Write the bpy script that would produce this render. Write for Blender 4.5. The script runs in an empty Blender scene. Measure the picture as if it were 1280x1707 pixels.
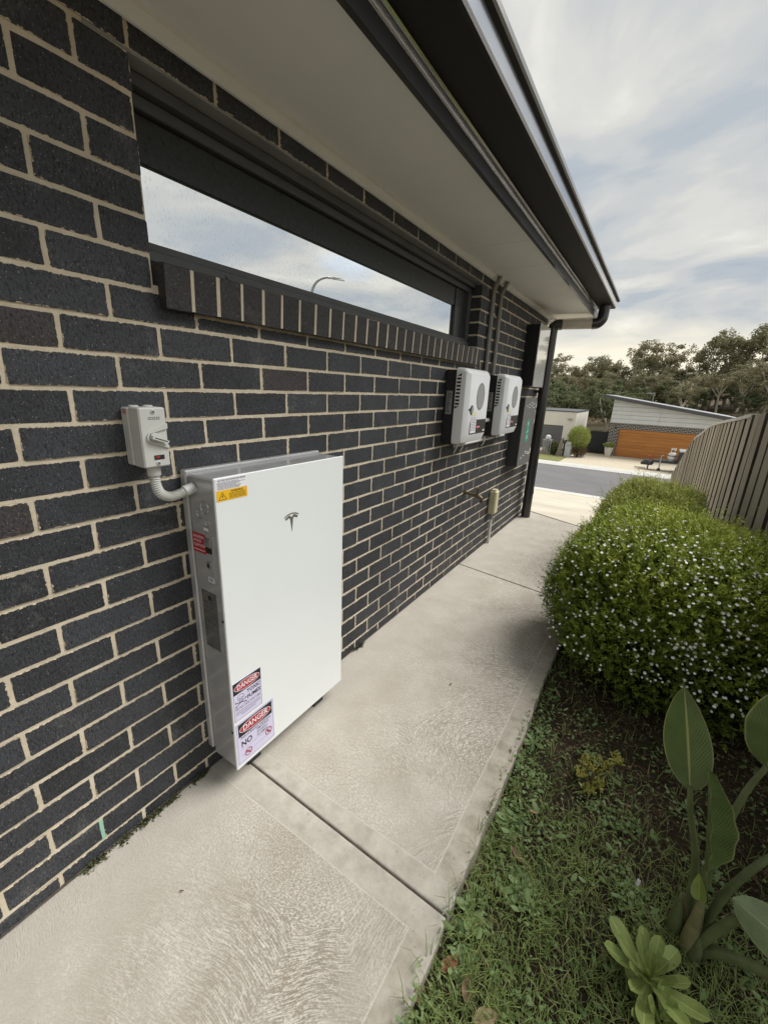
import bpy, math, random
import numpy as np
from mathutils import Vector, Matrix
R = math.radians
random.seed(11); rng = np.random.default_rng(11)
scene = bpy.context.scene
col = scene.collection

# ------------------------------------------------------------------ camera
CAM = Vector((1.213, 0.0, 1.456))
YAW, PITCH, ROLL = -0.5653, -0.2941, 0.0407
fw = Vector((math.sin(YAW)*math.cos(PITCH), math.cos(YAW)*math.cos(PITCH), math.sin(PITCH)))
r0 = Vector((math.cos(YAW), -math.sin(YAW), 0)); u0 = r0.cross(fw)
cr = math.cos(ROLL)*r0 + math.sin(ROLL)*u0
cu = -math.sin(ROLL)*r0 + math.cos(ROLL)*u0
cd = bpy.data.cameras.new('camera'); cam = bpy.data.objects.new('camera', cd); col.objects.link(cam)
cd.sensor_fit = 'VERTICAL'; cd.sensor_height = 36; cd.sensor_width = 36
cd.lens = 682.35/1707*36; cd.clip_start = 0.02; cd.clip_end = 3000
cam.matrix_world = Matrix(((cr.x, cu.x, -fw.x, CAM.x), (cr.y, cu.y, -fw.y, CAM.y), (cr.z, cu.z, -fw.z, CAM.z), (0, 0, 0, 1)))
scene.camera = cam

# ------------------------------------------------------------------ world: Nishita sky behind a broken cloud layer
SUN_EL, SUN_AZ = 50.0, 44.0          # azimuth measured from +Y towards +X
CLOUD = 0.41; SKY = 0.05; SUN = 1.5; EXPOSURE = 1.45
world = bpy.data.worlds.new('World'); scene.world = world; world.use_nodes = True
nt = world.node_tree; nt.nodes.clear()
def N(t, typ, **kw):
    n = t.nodes.new(typ)
    for k, v in kw.items():
        if k in n.inputs.keys() if isinstance(k, str) else False: n.inputs[k].default_value = v
        else: setattr(n, k, v)
    return n
L = nt.links.new
sky = nt.nodes.new('ShaderNodeTexSky'); sky.sky_type = 'NISHITA'; sky.sun_disc = False
sky.sun_elevation = R(SUN_EL); sky.sun_rotation = R(SUN_AZ)
tc = nt.nodes.new('ShaderNodeTexCoord')
sep = nt.nodes.new('ShaderNodeSeparateXYZ'); L(tc.outputs['Generated'], sep.inputs[0])
def wmath(op, a, b=None, c=None):
    n = nt.nodes.new('ShaderNodeMath'); n.operation = op
    for i, v in enumerate((a, b, c)):
        if v is None: continue
        if isinstance(v, (int, float)): n.inputs[i].default_value = v
        else: L(v, n.inputs[i])
    return n.outputs[0]
zc = wmath('ADD', wmath('MAXIMUM', sep.outputs[2], 0.0), 0.16)
comb = nt.nodes.new('ShaderNodeCombineXYZ')
L(wmath('DIVIDE', sep.outputs[0], zc), comb.inputs[0]); L(wmath('DIVIDE', sep.outputs[1], zc), comb.inputs[1]); comb.inputs[2].default_value = 3.7
def wnoise(scale, detail, rough, dist, off=(0, 0, 0)):
    mp = nt.nodes.new('ShaderNodeMapping'); mp.inputs['Location'].default_value = off; L(comb.outputs[0], mp.inputs[0])
    n = nt.nodes.new('ShaderNodeTexNoise'); n.inputs['Scale'].default_value = scale; n.inputs['Detail'].default_value = detail
    n.inputs['Roughness'].default_value = rough; n.inputs['Distortion'].default_value = dist; L(mp.outputs[0], n.inputs['Vector'])
    return n.outputs[0]
def wramp(fac, stops, interp='LINEAR'):
    r = nt.nodes.new('ShaderNodeValToRGB'); cr_ = r.color_ramp; cr_.interpolation = interp
    while len(cr_.elements) < len(stops): cr_.elements.new(0.5)
    for e, (p, c) in zip(cr_.elements, stops): e.position = p; e.color = (*c, 1)
    L(fac, r.inputs[0]); return r.outputs[0]
n1 = wnoise(0.62, 7, 0.50, 0.25, (1.3, 0.4, 0))
n2 = wnoise(1.6, 8, 0.50, 0.35, (7.1, 2.2, 0))
cover = wramp(n1, [(0.22, (0, 0, 0)), (0.36, (1, 1, 1))], 'EASE')
shade = wramp(n2, [(0.32, (0.34, 0.40, 0.48)), (0.42, (0.44, 0.485, 0.53)), (0.50, (0.54, 0.56, 0.565)), (0.57, (0.64, 0.64, 0.615)), (0.64, (0.74, 0.735, 0.69)), (0.73, (0.98, 0.96, 0.90))], 'EASE')
# warm light low down under the cloud deck
warm = wramp(sep.outputs[2], [(0.0, (1, 1, 1)), (0.07, (0.85, 0.85, 0.85)), (0.17, (0.0, 0.0, 0.0))], 'EASE')
n3 = wnoise(0.7, 3, 0.5, 0.0, (3.3, 9.9, 0))
wf = wmath('MULTIPLY', warm, wramp(n3, [(0.35, (0.25, 0.25, 0.25)), (0.6, (1, 1, 1))]))
mixw = nt.nodes.new('ShaderNodeMixRGB'); mixw.inputs[2].default_value = (1.10, 1.0, 0.77, 1)
L(wmath('MULTIPLY', wf, 0.88), mixw.inputs[0]); L(shade, mixw.inputs[1])
bgS = nt.nodes.new('ShaderNodeBackground'); bgS.inputs[1].default_value = SKY; L(sky.outputs[0], bgS.inputs[0])
bgC = nt.nodes.new('ShaderNodeBackground'); bgC.inputs[1].default_value = CLOUD; L(mixw.outputs[0], bgC.inputs[0])
mixs = nt.nodes.new('ShaderNodeMixShader'); L(cover, mixs.inputs[0]); L(bgS.outputs[0], mixs.inputs[1]); L(bgC.outputs[0], mixs.inputs[2])
wo = nt.nodes.new('ShaderNodeOutputWorld'); L(mixs.outputs[0], wo.inputs[0])

# ------------------------------------------------------------------ sun (veiled by cloud: soft)
sd = bpy.data.lights.new('sun', 'SUN'); sd.energy = SUN; sd.angle = R(38); sd.color = (1.0, 0.975, 0.93)
sun = bpy.data.objects.new('sun', sd); col.objects.link(sun)
sv = Vector((math.sin(R(SUN_AZ))*math.cos(R(SUN_EL)), math.cos(R(SUN_AZ))*math.cos(R(SUN_EL)), math.sin(R(SUN_EL))))
sun.rotation_euler = (-sv).to_track_quat('-Z', 'Y').to_euler(); sun.location = sv*50

vs = scene.view_settings
vs.view_transform = 'Standard'; vs.look = 'None'; vs.gamma = 1; vs.use_curve_mapping = False; vs.exposure = EXPOSURE
scene.cycles.use_denoising = True
scene.cycles.max_bounces = 8; scene.cycles.diffuse_bounces = 4; scene.cycles.glossy_bounces = 4
scene.cycles.caustics_reflective = False; scene.cycles.caustics_refractive = False

# ------------------------------------------------------------------ helpers
MATS = {}
class NT:
    """small node-graph helper"""
    def __init__(s, name):
        m = bpy.data.materials.new(name); m.use_nodes = True; s.m = m; s.t = m.node_tree; s.t.nodes.clear()
        s.out = s.t.nodes.new('ShaderNodeOutputMaterial'); s.b = s.t.nodes.new('ShaderNodeBsdfPrincipled')
        s.t.links.new(s.b.outputs[0], s.out.inputs[0]); MATS[name] = m
    def n(s, typ): return s.t.nodes.new(typ)
    def l(s, a, b): s.t.links.new(a, b)
    def put(s, sock, v):
        if isinstance(v, (int, float)): sock.default_value = v
        elif isinstance(v, (tuple, list)): sock.default_value = (*v, 1) if len(v) == 3 and sock.type == 'RGBA' else v
        else: s.l(v, sock)
    def math(s, op, a, b=None, c=None, clamp=False):
        n = s.n('ShaderNodeMath'); n.operation = op; n.use_clamp = clamp
        for i, v in enumerate((a, b, c)):
            if v is not None: s.put(n.inputs[i], v)
        return n.outputs[0]
    def vmath(s, op, a, b=None):
        n = s.n('ShaderNodeVectorMath'); n.operation = op
        s.put(n.inputs[0], a)
        if b is not None: s.put(n.inputs[1], b)
        return n.outputs['Value'] if op in ('LENGTH', 'DISTANCE', 'DOT_PRODUCT') else n.outputs[0]
    def coord(s, kind='pos'):
        if kind == 'pos': return s.n('ShaderNodeNewGeometry').outputs['Position']
        if kind == 'obj': return s.n('ShaderNodeTexCoord').outputs['Object']
        u = s.n('ShaderNodeUVMap'); u.uv_map = kind; return u.outputs[0]
    def mapping(s, vec, scale=(1, 1, 1), loc=(0, 0, 0), rot=(0, 0, 0)):
        n = s.n('ShaderNodeMapping'); n.inputs['Scale'].default_value = scale; n.inputs['Location'].default_value = loc; n.inputs['Rotation'].default_value = rot
        s.l(vec, n.inputs[0]); return n.outputs[0]
    def noise(s, vec, scale, detail=4, rough=0.5, dist=0.0, colr=False):
        n = s.n('ShaderNodeTexNoise'); n.inputs['Scale'].default_value = scale; n.inputs['Detail'].default_value = detail
        n.inputs['Roughness'].default_value = rough; n.inputs['Distortion'].default_value = dist
        if vec is not None: s.l(vec, n.inputs['Vector'])
        return n.outputs[1 if colr else 0]
    def ramp(s, fac, stops, interp='LINEAR'):
        r = s.n('ShaderNodeValToRGB'); c = r.color_ramp; c.interpolation = interp
        while len(c.elements) < len(stops): c.elements.new(0.5)
        for e, (p, cc) in zip(c.elements, stops):
            e.position = p; e.color = (cc, cc, cc, 1) if isinstance(cc, (int, float)) else (*cc, 1)
        s.put(r.inputs[0], fac); return r.outputs[0]
    def mix(s, f, a, b, mode='MIX'):
        n = s.n('ShaderNodeMixRGB'); n.blend_type = mode; s.put(n.inputs[0], f); s.put(n.inputs[1], a); s.put(n.inputs[2], b); return n.outputs[0]
    def bump(s, h, strength=0.5, dist=0.002, prev=None):
        n = s.n('ShaderNodeBump'); n.inputs['Strength'].default_value = strength; n.inputs['Distance'].default_value = dist
        s.l(h, n.inputs['Height'])
        if prev is not None: s.l(prev, n.inputs['Normal'])
        return n.outputs[0]
    def set(s, **kw):
        names = dict(color='Base Color', rough='Roughness', metal='Metallic', normal='Normal', spec='Specular IOR Level', coat='Coat Weight', coatr='Coat Roughness', sheen='Sheen Weight', trans='Transmission Weight', ss='Subsurface Weight', alpha='Alpha', ior='IOR')
        for k, v in kw.items(): s.put(s.b.inputs[names[k]], v)
        return s.m

def simple(name, c, rough=0.5, metal=0.0, var=0.12, vscale=6.0, bump=0.0, bscale=200.0, bdist=0.001, coat=0.0, spec=0.5, kind='pos'):
    s = NT(name); v = s.coord(kind)
    n = s.noise(v, vscale, 5, 0.6)
    lo = tuple(x*(1-var) for x in c); hi = tuple(min(1, x*(1+var)) for x in c)
    s.set(color=s.ramp(n, [(0.3, lo), (0.7, hi)]), rough=s.math('ADD', s.math('MULTIPLY', n, 0.16), rough-0.08), metal=metal, coat=coat, spec=spec)
    if bump: s.set(normal=s.bump(s.noise(v, bscale, 3, 0.6), bump, bdist))
    return s.m

WLOC = {}
def tag(o, label=None, cat=None, group=None, kind=None):
    if label: o['label'] = label
    if cat: o['category'] = cat
    if group: o['group'] = group
    if kind: o['kind'] = kind
    return o
def thing(name, label, cat, loc, group=None):
    o = bpy.data.objects.new(name, None); o.empty_display_size = 0.1; col.objects.link(o); o.location = loc
    WLOC[o.name] = Vector(loc); return tag(o, label, cat, group)
def link_mesh(name, me, center, mat, parent=None):
    o = bpy.data.objects.new(name, me); col.objects.link(o)
    c = Vector(center)
    if parent is not None:
        o.parent = parent; o.location = c - WLOC[parent.name]
    else: o.location = c
    WLOC[o.name] = c
    if mat is not None and not me.materials: me.materials.append(MATS[mat] if isinstance(mat, str) else mat)
    return o

class MB:
    """collects geometry in world coordinates; build() makes ONE mesh object"""
    def __init__(s): s.v = []; s.f = []
    def add(s, vs_, fs): b = len(s.v); s.v += [tuple(p) for p in vs_]; s.f += [tuple(i+b for i in f) for f in fs]; return s
    def box(s, x0, x1, y0, y1, z0, z1):
        v = [(x, y, z) for x in (x0, x1) for y in (y0, y1) for z in (z0, z1)]
        return s.add(v, [(0, 1, 3, 2), (4, 6, 7, 5), (0, 4, 5, 1), (2, 3, 7, 6), (0, 2, 6, 4), (1, 5, 7, 3)])
    def cbox(s, x0, x1, y0, y1, z0, z1, b=0.004):
        """box with chamfered edges"""
        b = min(b, (x1-x0)*.45, (y1-y0)*.45, (z1-z0)*.45)
        cx, cy, cz = (x0+x1)/2, (y0+y1)/2, (z0+z1)/2
        hx, hy, hz = (x1-x0)/2, (y1-y0)/2, (z1-z0)/2
        v = []; idx = {}
        for sx in (-1, 1):
            for sy in (-1, 1):
                for sz in (-1, 1):
                    for a in range(3):
                        d = [hx-b, hy-b, hz-b]; d[a] += b
                        idx[(sx, sy, sz, a)] = len(v); v.append((cx+sx*d[0], cy+sy*d[1], cz+sz*d[2]))
        f = []
        for a in range(3):
            o1, o2 = [(1, 2), (0, 2), (0, 1)][a]
            for sg in (-1, 1):
                q = []
                for s1, s2 in ((-1, -1), (1, -1), (1, 1), (-1, 1)):
                    k = [0, 0, 0]; k[a] = sg; k[o1] = s1; k[o2] = s2; q.append(idx[(*k, a)])
                f.append(q)
        for a in range(3):
            o1, o2 = [(1, 2), (0, 2), (0, 1)][a]
            for s1 in (-1, 1):
                for s2 in (-1, 1):
                    k0 = [0, 0, 0]; k0[o1] = s1; k0[o2] = s2; k0[a] = -1; k1 = list(k0); k1[a] = 1
                    f.append([idx[(*k0, o1)], idx[(*k1, o1)], idx[(*k1, o2)], idx[(*k0, o2)]])
        for sx in (-1, 1):
            for sy in (-1, 1):
                for sz in (-1, 1): f.append([idx[(sx, sy, sz, a)] for a in range(3)])
        return s.add(v, f)
    def tube(s, pts, rad, n=12, cap=True):
        pts = [Vector(p) for p in pts]; rads = rad if isinstance(rad, (list, tuple)) else [rad]*len(pts)
        rings = []; up = None
        for i, p in enumerate(pts):
            d = (pts[min(i+1, len(pts)-1)] - pts[max(i-1, 0)]).normalized()
            if up is None: up = Vector((0, 0, 1)) if abs(d.z) < 0.9 else Vector((1, 0, 0))
            sx = d.cross(up).normalized(); up = sx.cross(d).normalized()
            rings.append([p + (sx*math.cos(2*math.pi*k/n) + up*math.sin(2*math.pi*k/n))*rads[i] for k in range(n)])
        v = [q for r in rings for q in r]; f = []
        for i in range(len(rings)-1):
            for k in range(n): f.append((i*n+k, i*n+(k+1) % n, (i+1)*n+(k+1) % n, (i+1)*n+k))
        if cap: f.append(tuple(range(n-1, -1, -1))); f.append(tuple((len(rings)-1)*n+k for k in range(n)))
        return s.add(v, f)
    def lathe(s, c, prof, n=20, axis='z'):
        c = Vector(c); v = []; f = []
        for (r, h) in prof:
            for k in range(n):
                a = 2*math.pi*k/n
                o = {'z': Vector((r*math.cos(a), r*math.sin(a), h)), 'x': Vector((h, r*math.cos(a), r*math.sin(a))), 'y': Vector((r*math.cos(a), h, r*math.sin(a)))}[axis]
                v.append(c+o)
        for i in range(len(prof)-1):
            for k in range(n): f.append((i*n+k, i*n+(k+1) % n, (i+1)*n+(k+1) % n, (i+1)*n+k))
        f.append(tuple(range(n))); f.append(tuple((len(prof)-1)*n+k for k in range(n)))
        return s.add(v, f)
    def prism(s, poly, a, b, axis='y'):
        """extrude a 2-D polygon along an axis; axis y: poly=(x,z); x: (y,z); z: (x,y)"""
        n = len(poly)
        mk = {'y': lambda p, t: (p[0], t, p[1]), 'x': lambda p, t: (t, p[0], p[1]), 'z': lambda p, t: (p[0], p[1], t)}[axis]
        v = [mk(p, a) for p in poly] + [mk(p, b) for p in poly]
        f = [tuple(range(n)), tuple(range(2*n-1, n-1, -1))] + [(i, (i+1) % n, n+(i+1) % n, n+i) for i in range(n)]
        return s.add(v, f)
    def quad(s, a, b, c, d): return s.add([a, b, c, d], [(0, 1, 2, 3)])
    def build(s, name, mat, parent=None, smooth=False, recalc=True, base=False):
        a = np.array(s.v, float); lo, hi = a.min(0), a.max(0); c = (lo+hi)/2
        if base: c[2] = lo[2]
        me = bpy.data.meshes.new(name); me.from_pydata([tuple(p-c) for p in a], [], s.f)
        if recalc:
            import bmesh
            bm = bmesh.new(); bm.from_mesh(me); bmesh.ops.recalc_face_normals(bm, faces=bm.faces); bm.to_mesh(me); bm.free()
        if smooth:
            me.polygons.foreach_set('use_smooth', [True]*len(me.polygons))
            try: me.set_sharp_from_angle(angle=R(38))
            except Exception: pass
        me.update()
        return link_mesh(name, me, c, mat, parent)

def bezier(pts, n=24):
    """Catmull-Rom through points"""
    P = [Vector(p) for p in pts]; P = [P[0]*2-P[1]] + P + [P[-1]*2-P[-2]]; out = []
    for i in range(1, len(P)-2):
        for k in range(n):
            t = k/n; a, b, c, d = P[i-1:i+3]
            out.append(0.5*((2*b)+(c-a)*t+(2*a-5*b+4*c-d)*t*t+(3*b-a-3*c+d)*t**3))
    out.append(P[-2]); return out

def numpy_mesh(name, V, F, mat, parent=None, attr=None, base=True, smooth=False):
    """V (n,3) world coords, F (m,k) faces of one size, attr: per-vertex float dict"""
    V = np.asarray(V, np.float32); F = np.asarray(F, np.int32)
    lo, hi = V.min(0), V.max(0); c = (lo+hi)/2
    if base: c[2] = lo[2]
    me = bpy.data.meshes.new(name); k = F.shape[1]
    me.vertices.add(len(V)); me.vertices.foreach_set('co', (V-c).ravel())
    me.loops.add(F.size); me.loops.foreach_set('vertex_index', F.ravel())
    me.polygons.add(len(F)); me.polygons.foreach_set('loop_start', np.arange(0, F.size, k, dtype=np.int32))
    me.polygons.foreach_set('loop_total', np.full(len(F), k, np.int32))
    if smooth: me.polygons.foreach_set('use_smooth', np.ones(len(F), bool))
    me.update(calc_edges=True)
    for an, vals in (attr or {}).items():
        a = me.attributes.new(an, 'FLOAT', 'POINT'); a.data.foreach_set('value', np.asarray(vals, np.float32))
    return link_mesh(name, me, c, mat, parent)

# lettering: flat mesh from a text curve laid on a face
AX = {'x': Matrix(((0, 0, 1), (1, 0, 0), (0, 1, 0))),      # faces +X, reads along +Y
      'y-': Matrix(((1, 0, 0), (0, 0, -1), (0, 1, 0)))}    # faces -Y, reads along +X
def lettering(name, text, pos, size, mat, parent, face='x', align='CENTER', bold=0.0, xs=1.0, fit=None):
    cu_ = bpy.data.curves.new('t', 'FONT'); cu_.body = text; cu_.size = size; cu_.align_x = align; cu_.align_y = 'CENTER'; cu_.offset = bold*size; cu_.resolution_u = 2
    o = bpy.data.objects.new('t', cu_); col.objects.link(o)
    dg = bpy.context.evaluated_depsgraph_get(); me = bpy.data.meshes.new_from_object(o.evaluated_get(dg))
    bpy.data.objects.remove(o); bpy.data.curves.remove(cu_)
    if fit:
        xv = [v.co.x for v in me.vertices]; xs = fit/max(1e-6, max(xv)-min(xv))
    m = AX[face].to_4x4() @ Matrix.Diagonal((xs, 1, 1, 1)); me.transform(m)
    return link_mesh(name, me, pos, mat, parent)
def facerect(mb, u0_, u1_, z0, z1, d, face='x', t=0.0006):
    """thin plate on a face. face x: u=Y, d=X. face y-: u=X, d=Y"""
    if face == 'x': mb.box(d, d+t, u0_, u1_, z0, z1)
    else: mb.box(u0_, u1_, d-t, d, z0, z1)
    return mb
def faceellipse(mb, cu_, cz, ru, rz, d, face='x', t=0.0006, n=28, rot=0):
    poly = []
    for k in range(n):
        a = 2*math.pi*k/n; x, y = ru*math.cos(a), rz*math.sin(a)
        poly.append((cu_+x*math.cos(rot)-y*math.sin(rot), cz+x*math.sin(rot)+y*math.cos(rot)))
    return mb.prism(poly, d, d+t, 'x') if face == 'x' else mb.prism(poly, d-t, d, 'y')
def fpoly(mb, poly, d, t=0.0006): return mb.prism(poly, d, d+t, 'x')

# ------------------------------------------------------------------ materials
# dark face brick with pale mortar smeared over its arrises
def m_brick(name, lo, hi, gloss=0.62, smeared=True):
    s = NT(name); uv = s.coord('uv'); dm = s.coord('dims')
    pos = s.coord('pos')
    at = s.n('ShaderNodeAttribute'); at.attribute_name = 'tint'
    oi = s.n('ShaderNodeObjectInfo')
    rnd = s.math('FRACT', s.math('ADD', oi.outputs['Random'], at.outputs['Fac']))
    base = s.ramp(rnd, [(0.0, lo), (0.55, tuple((a+b)/2 for a, b in zip(lo, hi))), (0.955, hi), (0.98, (0.046, 0.037, 0.036)), (1.0, (0.052, 0.039, 0.037))])
    st = s.mapping(pos, (200, 200, 95))
    grain = s.noise(st, 1.0, 5, 0.65)
    big = s.noise(pos, 9, 4, 0.6)
    c = s.mix(s.ramp(big, [(0.35, 0.0), (0.75, 0.45)]), base, tuple(x*1.7 for x in hi))
    c = s.mix(s.ramp(grain, [(0.34, 0.9), (0.50, 0.0)]), c, (0.008, 0.008, 0.009))
    c = s.mix(s.ramp(grain, [(0.60, 0.0), (0.78, 0.5)]), c, tuple(x*2.4 for x in hi))
    # white specks / efflorescence
    spk = s.noise(s.mapping(pos, (330, 330, 330)), 1.0, 1, 0.4)
    c = s.mix(s.ramp(spk, [(0.715, 0.0), (0.74, 0.8)]), c, (0.35, 0.34, 0.32))
    eff = s.math('MULTIPLY', s.ramp(s.noise(pos, 5.5, 6, 0.75), [(0.57, 0.0), (0.74, 0.6)]), s.ramp(grain, [(0.35, 0.0), (0.6, 1.0)]))
    c = s.mix(eff, c, (0.21, 0.21, 0.205))
    # distance to brick edge
    su = s.n('ShaderNodeSeparateXYZ'); s.l(uv, su.inputs[0]); sdm = s.n('ShaderNodeSeparateXYZ'); s.l(dm, sdm.inputs[0])
    d = s.math('MINIMUM', s.math('SUBTRACT', sdm.outputs[0], s.math('ABSOLUTE', su.outputs[0])), s.math('SUBTRACT', sdm.outputs[1], s.math('ABSOLUTE', su.outputs[1])))
    en = s.noise(pos, 75, 4, 0.7)
    smear = s.math('LESS_THAN', d, s.math('MULTIPLY', s.math('SUBTRACT', en, 0.47), 0.016))
    sn = s.n('ShaderNodeSeparateXYZ'); s.l(s.n('ShaderNodeNewGeometry').outputs['True Normal'], sn.inputs[0])
    smear = s.math('MULTIPLY', smear, s.math('GREATER_THAN', sn.outputs[0], 0.3))
    if smeared: c = s.mix(smear, c, (0.62, 0.52, 0.38))
    nb = s.bump(grain, 0.9, 0.0035)
    nb = s.bump(s.noise(pos, 40, 3, 0.6), 0.35, 0.004, nb)
    s.set(color=c, rough=s.ramp(grain, [(0.3, gloss+0.2), (0.7, gloss-0.06)]), normal=nb, spec=0.45)
m_brick('brick_charcoal', (0.0215, 0.0232, 0.027), (0.042, 0.045, 0.053), 0.55)
m_brick('brick_sill', (0.014, 0.0135, 0.014), (0.032, 0.0285, 0.028), 0.40, False)

s = NT('mortar'); p = s.coord()
g1 = s.noise(p, 420, 3, 0.7); g2 = s.noise(p, 14, 5, 0.6)
c = s.ramp(g2, [(0.3, (0.60, 0.515, 0.385)), (0.7, (0.75, 0.665, 0.525))])
c = s.mix(s.ramp(g1, [(0.30, 0.5), (0.45, 0.0)]), c, (0.38, 0.30, 0.21))
s.set(color=c, rough=0.95, normal=s.bump(s.math('ADD', g1, s.math('MULTIPLY', s.noise(p, 60, 3), 1.5)), 0.7, 0.003), spec=0.2)

s = NT('concrete_path'); p = s.coord(); sp = s.n('ShaderNodeSeparateXYZ'); s.l(p, sp.inputs[0])
X, Y = sp.outputs[0], sp.outputs[1]
# swirl brush finish: arcs about shifted voronoi cell centres
flat = s.mapping(p, (1, 1, 0)); warp = s.vmath('ADD', flat, s.mapping(s.noise(p, 2.2, 2, 0.5, colr=True), (0.12, 0.12, 0.0), (-0.06, -0.06, 0)))
vo = s.n('ShaderNodeTexVoronoi'); vo.inputs['Scale'].default_value = 1.25; vo.inputs['Randomness'].default_value = 0.85; s.l(warp, vo.inputs['Vector'])
cen = s.vmath('ADD', vo.outputs['Position'], (0.22, -0.34, 0))
rel = s.vmath('SUBTRACT', warp, cen); sr = s.n('ShaderNodeSeparateXYZ'); s.l(rel, sr.inputs[0])
dist = s.math('ADD', s.vmath('LENGTH', rel), s.math('MULTIPLY', s.noise(p, 5, 2, 0.5), 0.03))
angl = s.math('ARCTAN2', sr.outputs[1], sr.outputs[0])
pc_ = s.n('ShaderNodeCombineXYZ'); s.l(s.math('MULTIPLY', dist, 450.0), pc_.inputs[0]); s.l(s.math('MULTIPLY', angl, 22.0), pc_.inputs[1]); s.l(s.math('MULTIPLY', vo.outputs['Color'], 40.0), pc_.inputs[2])
dash = s.noise(pc_.outputs[0], 1.0, 3, 0.6, 0.6)
brk = s.noise(s.mapping(p, (190, 190, 1)), 1.0, 3, 0.65)
stroke = s.math('ADD', s.math('MULTIPLY', s.math('SUBTRACT', dash, 0.5), 2.6), s.math('MULTIPLY', s.math('SUBTRACT', brk, 0.5), 1.6))
stroke = s.math('ADD', stroke, 0.35)
fine = s.noise(p, 900, 2, 0.6); mid = s.noise(p, 5.0, 5, 0.62); blot = s.noise(p, 1.6, 4, 0.6)
cA = s.ramp(mid, [(0.30, (0.41, 0.37, 0.31)), (0.70, (0.55, 0.512, 0.45))])
fade = s.ramp(s.math('ADD', X, s.math('MULTIPLY', s.math('SUBTRACT', mid, 0.5), 0.5)), [(0.10, 0.12), (0.62, 1.0)])
worn = s.math('MULTIPLY', s.ramp(blot, [(0.36, 0.10), (0.64, 0.95)]), fade)
cB = s.mix(s.math('MULTIPLY', s.ramp(stroke, [(0.46, 0.0), (0.62, 1.0)]), worn), cA, (0.70, 0.665, 0.60))
cB = s.mix(s.math('MULTIPLY', s.ramp(stroke, [(0.18, 0.75), (0.46, 0.0)]), s.math('MULTIPLY', s.ramp(blot, [(0.35, 0.15), (0.62, 0.9)]), fade)), cB, (0.21, 0.168, 0.122))
# trowelled margins along joints and the outer edge
dj = s.math('MINIMUM', s.math('ABSOLUTE', s.math('SUBTRACT', Y, 0.795)), s.math('ABSOLUTE', s.math('SUBTRACT', Y, 3.095)))
dm_ = s.math('MINIMUM', dj, s.math('SUBTRACT', 0.985, X))
dm_ = s.math('ADD', dm_, s.math('MULTIPLY', s.math('SUBTRACT', s.noise(p, 3, 2), 0.5), 0.012))
isM = s.math('LESS_THAN', dm_, 0.082)
cM = s.ramp(s.noise(p, 16, 6, 0.7), [(0.28, (0.29, 0.262, 0.21)), (0.5, (0.42, 0.385, 0.32)), (0.75, (0.54, 0.505, 0.44))])
cM = s.mix(s.ramp(s.noise(p, 55, 2), [(0.66, 0.0), (0.70, 0.55)]), cM, (0.26, 0.22, 0.17))
jn = s.math('LESS_THAN', dj, 0.082)
cM = s.mix(s.math('MULTIPLY', jn, 0.18), cM, (0.66, 0.64, 0.59))
spkl = s.noise(p, 130, 4, 0.7)
cB = s.mix(s.math('MULTIPLY', s.ramp(spkl, [(0.36, 0.55), (0.48, 0.0)]), s.ramp(blot, [(0.40, 0.25), (0.62, 0.8)])), cB, (0.25, 0.20, 0.145))
cB = s.mix(s.math('MULTIPLY', s.ramp(spkl, [(0.55, 0.0), (0.66, 0.65)]), s.ramp(mid, [(0.42, 0.1), (0.62, 0.9)])), cB, (0.76, 0.73, 0.67))
c = s.mix(isM, cB, cM)
line = s.math('COMPARE', dm_, 0.083, 0.0026)
c = s.mix(s.math('MULTIPLY', line, 0.28), c, (0.78, 0.75, 0.69))
# pale run-off zone by the wall, damp stains
nearw = s.math('MULTIPLY', s.ramp(s.math('ADD', X, s.math('MULTIPLY', s.math('SUBTRACT', mid, 0.5), 0.35)), [(0.05, 0.42), (0.36, 0.0)]), 1.0)
c = s.mix(nearw, c, (0.545, 0.51, 0.45))
c = s.mix(s.ramp(s.noise(p, 3.2, 3), [(0.66, 0.0), (0.78, 0.30)]), c, (0.35, 0.26, 0.17))
hb = s.math('ADD', s.math('MULTIPLY', s.math('MULTIPLY', stroke, s.math('SUBTRACT', 1.0, isM)), 0.8), s.math('MULTIPLY', fine, 0.6))
hb = s.math('SUBTRACT', hb, s.math('MULTIPLY', line, 2.0))
s.set(color=c, rough=0.9, normal=s.bump(hb, 0.55, 0.0022), spec=0.25)

simple('concrete_drive', (0.60, 0.545, 0.44), 0.9, var=0.16, vscale=0.8, bump=0.4, bscale=60)
simple('concrete_kerb', (0.60, 0.585, 0.55), 0.9, var=0.08, vscale=2)
simple('concrete_apron', (0.56, 0.50, 0.36), 0.9, var=0.08, vscale=1.2)
simple('pebble_drive', (0.56, 0.49, 0.37), 0.92, var=0.22, vscale=14, bump=0.5, bscale=40, bdist=0.01)
s = NT('asphalt'); p = s.coord()
c = s.ramp(s.noise(p, 0.5, 6, 0.6), [(0.3, (0.155, 0.15, 0.15)), (0.7, (0.205, 0.20, 0.20))])
c = s.mix(s.ramp(s.noise(s.mapping(p, (0.15, 2.2, 1)), 1.0, 3), [(0.5, 0.0), (0.7, 0.25)]), c, (0.24, 0.235, 0.23))
s.set(color=s.mix(s.ramp(s.noise(p, 60, 2), [(0.35, 0.35), (0.6, 0.0)]), c, (0.09, 0.088, 0.088)), rough=0.92, normal=s.bump(s.noise(p, 60, 2), 0.4, 0.01))
simple('joint_filler', (0.085, 0.072, 0.056), 0.95, var=0.5, vscale=60, bump=0.6, bscale=150)

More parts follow.
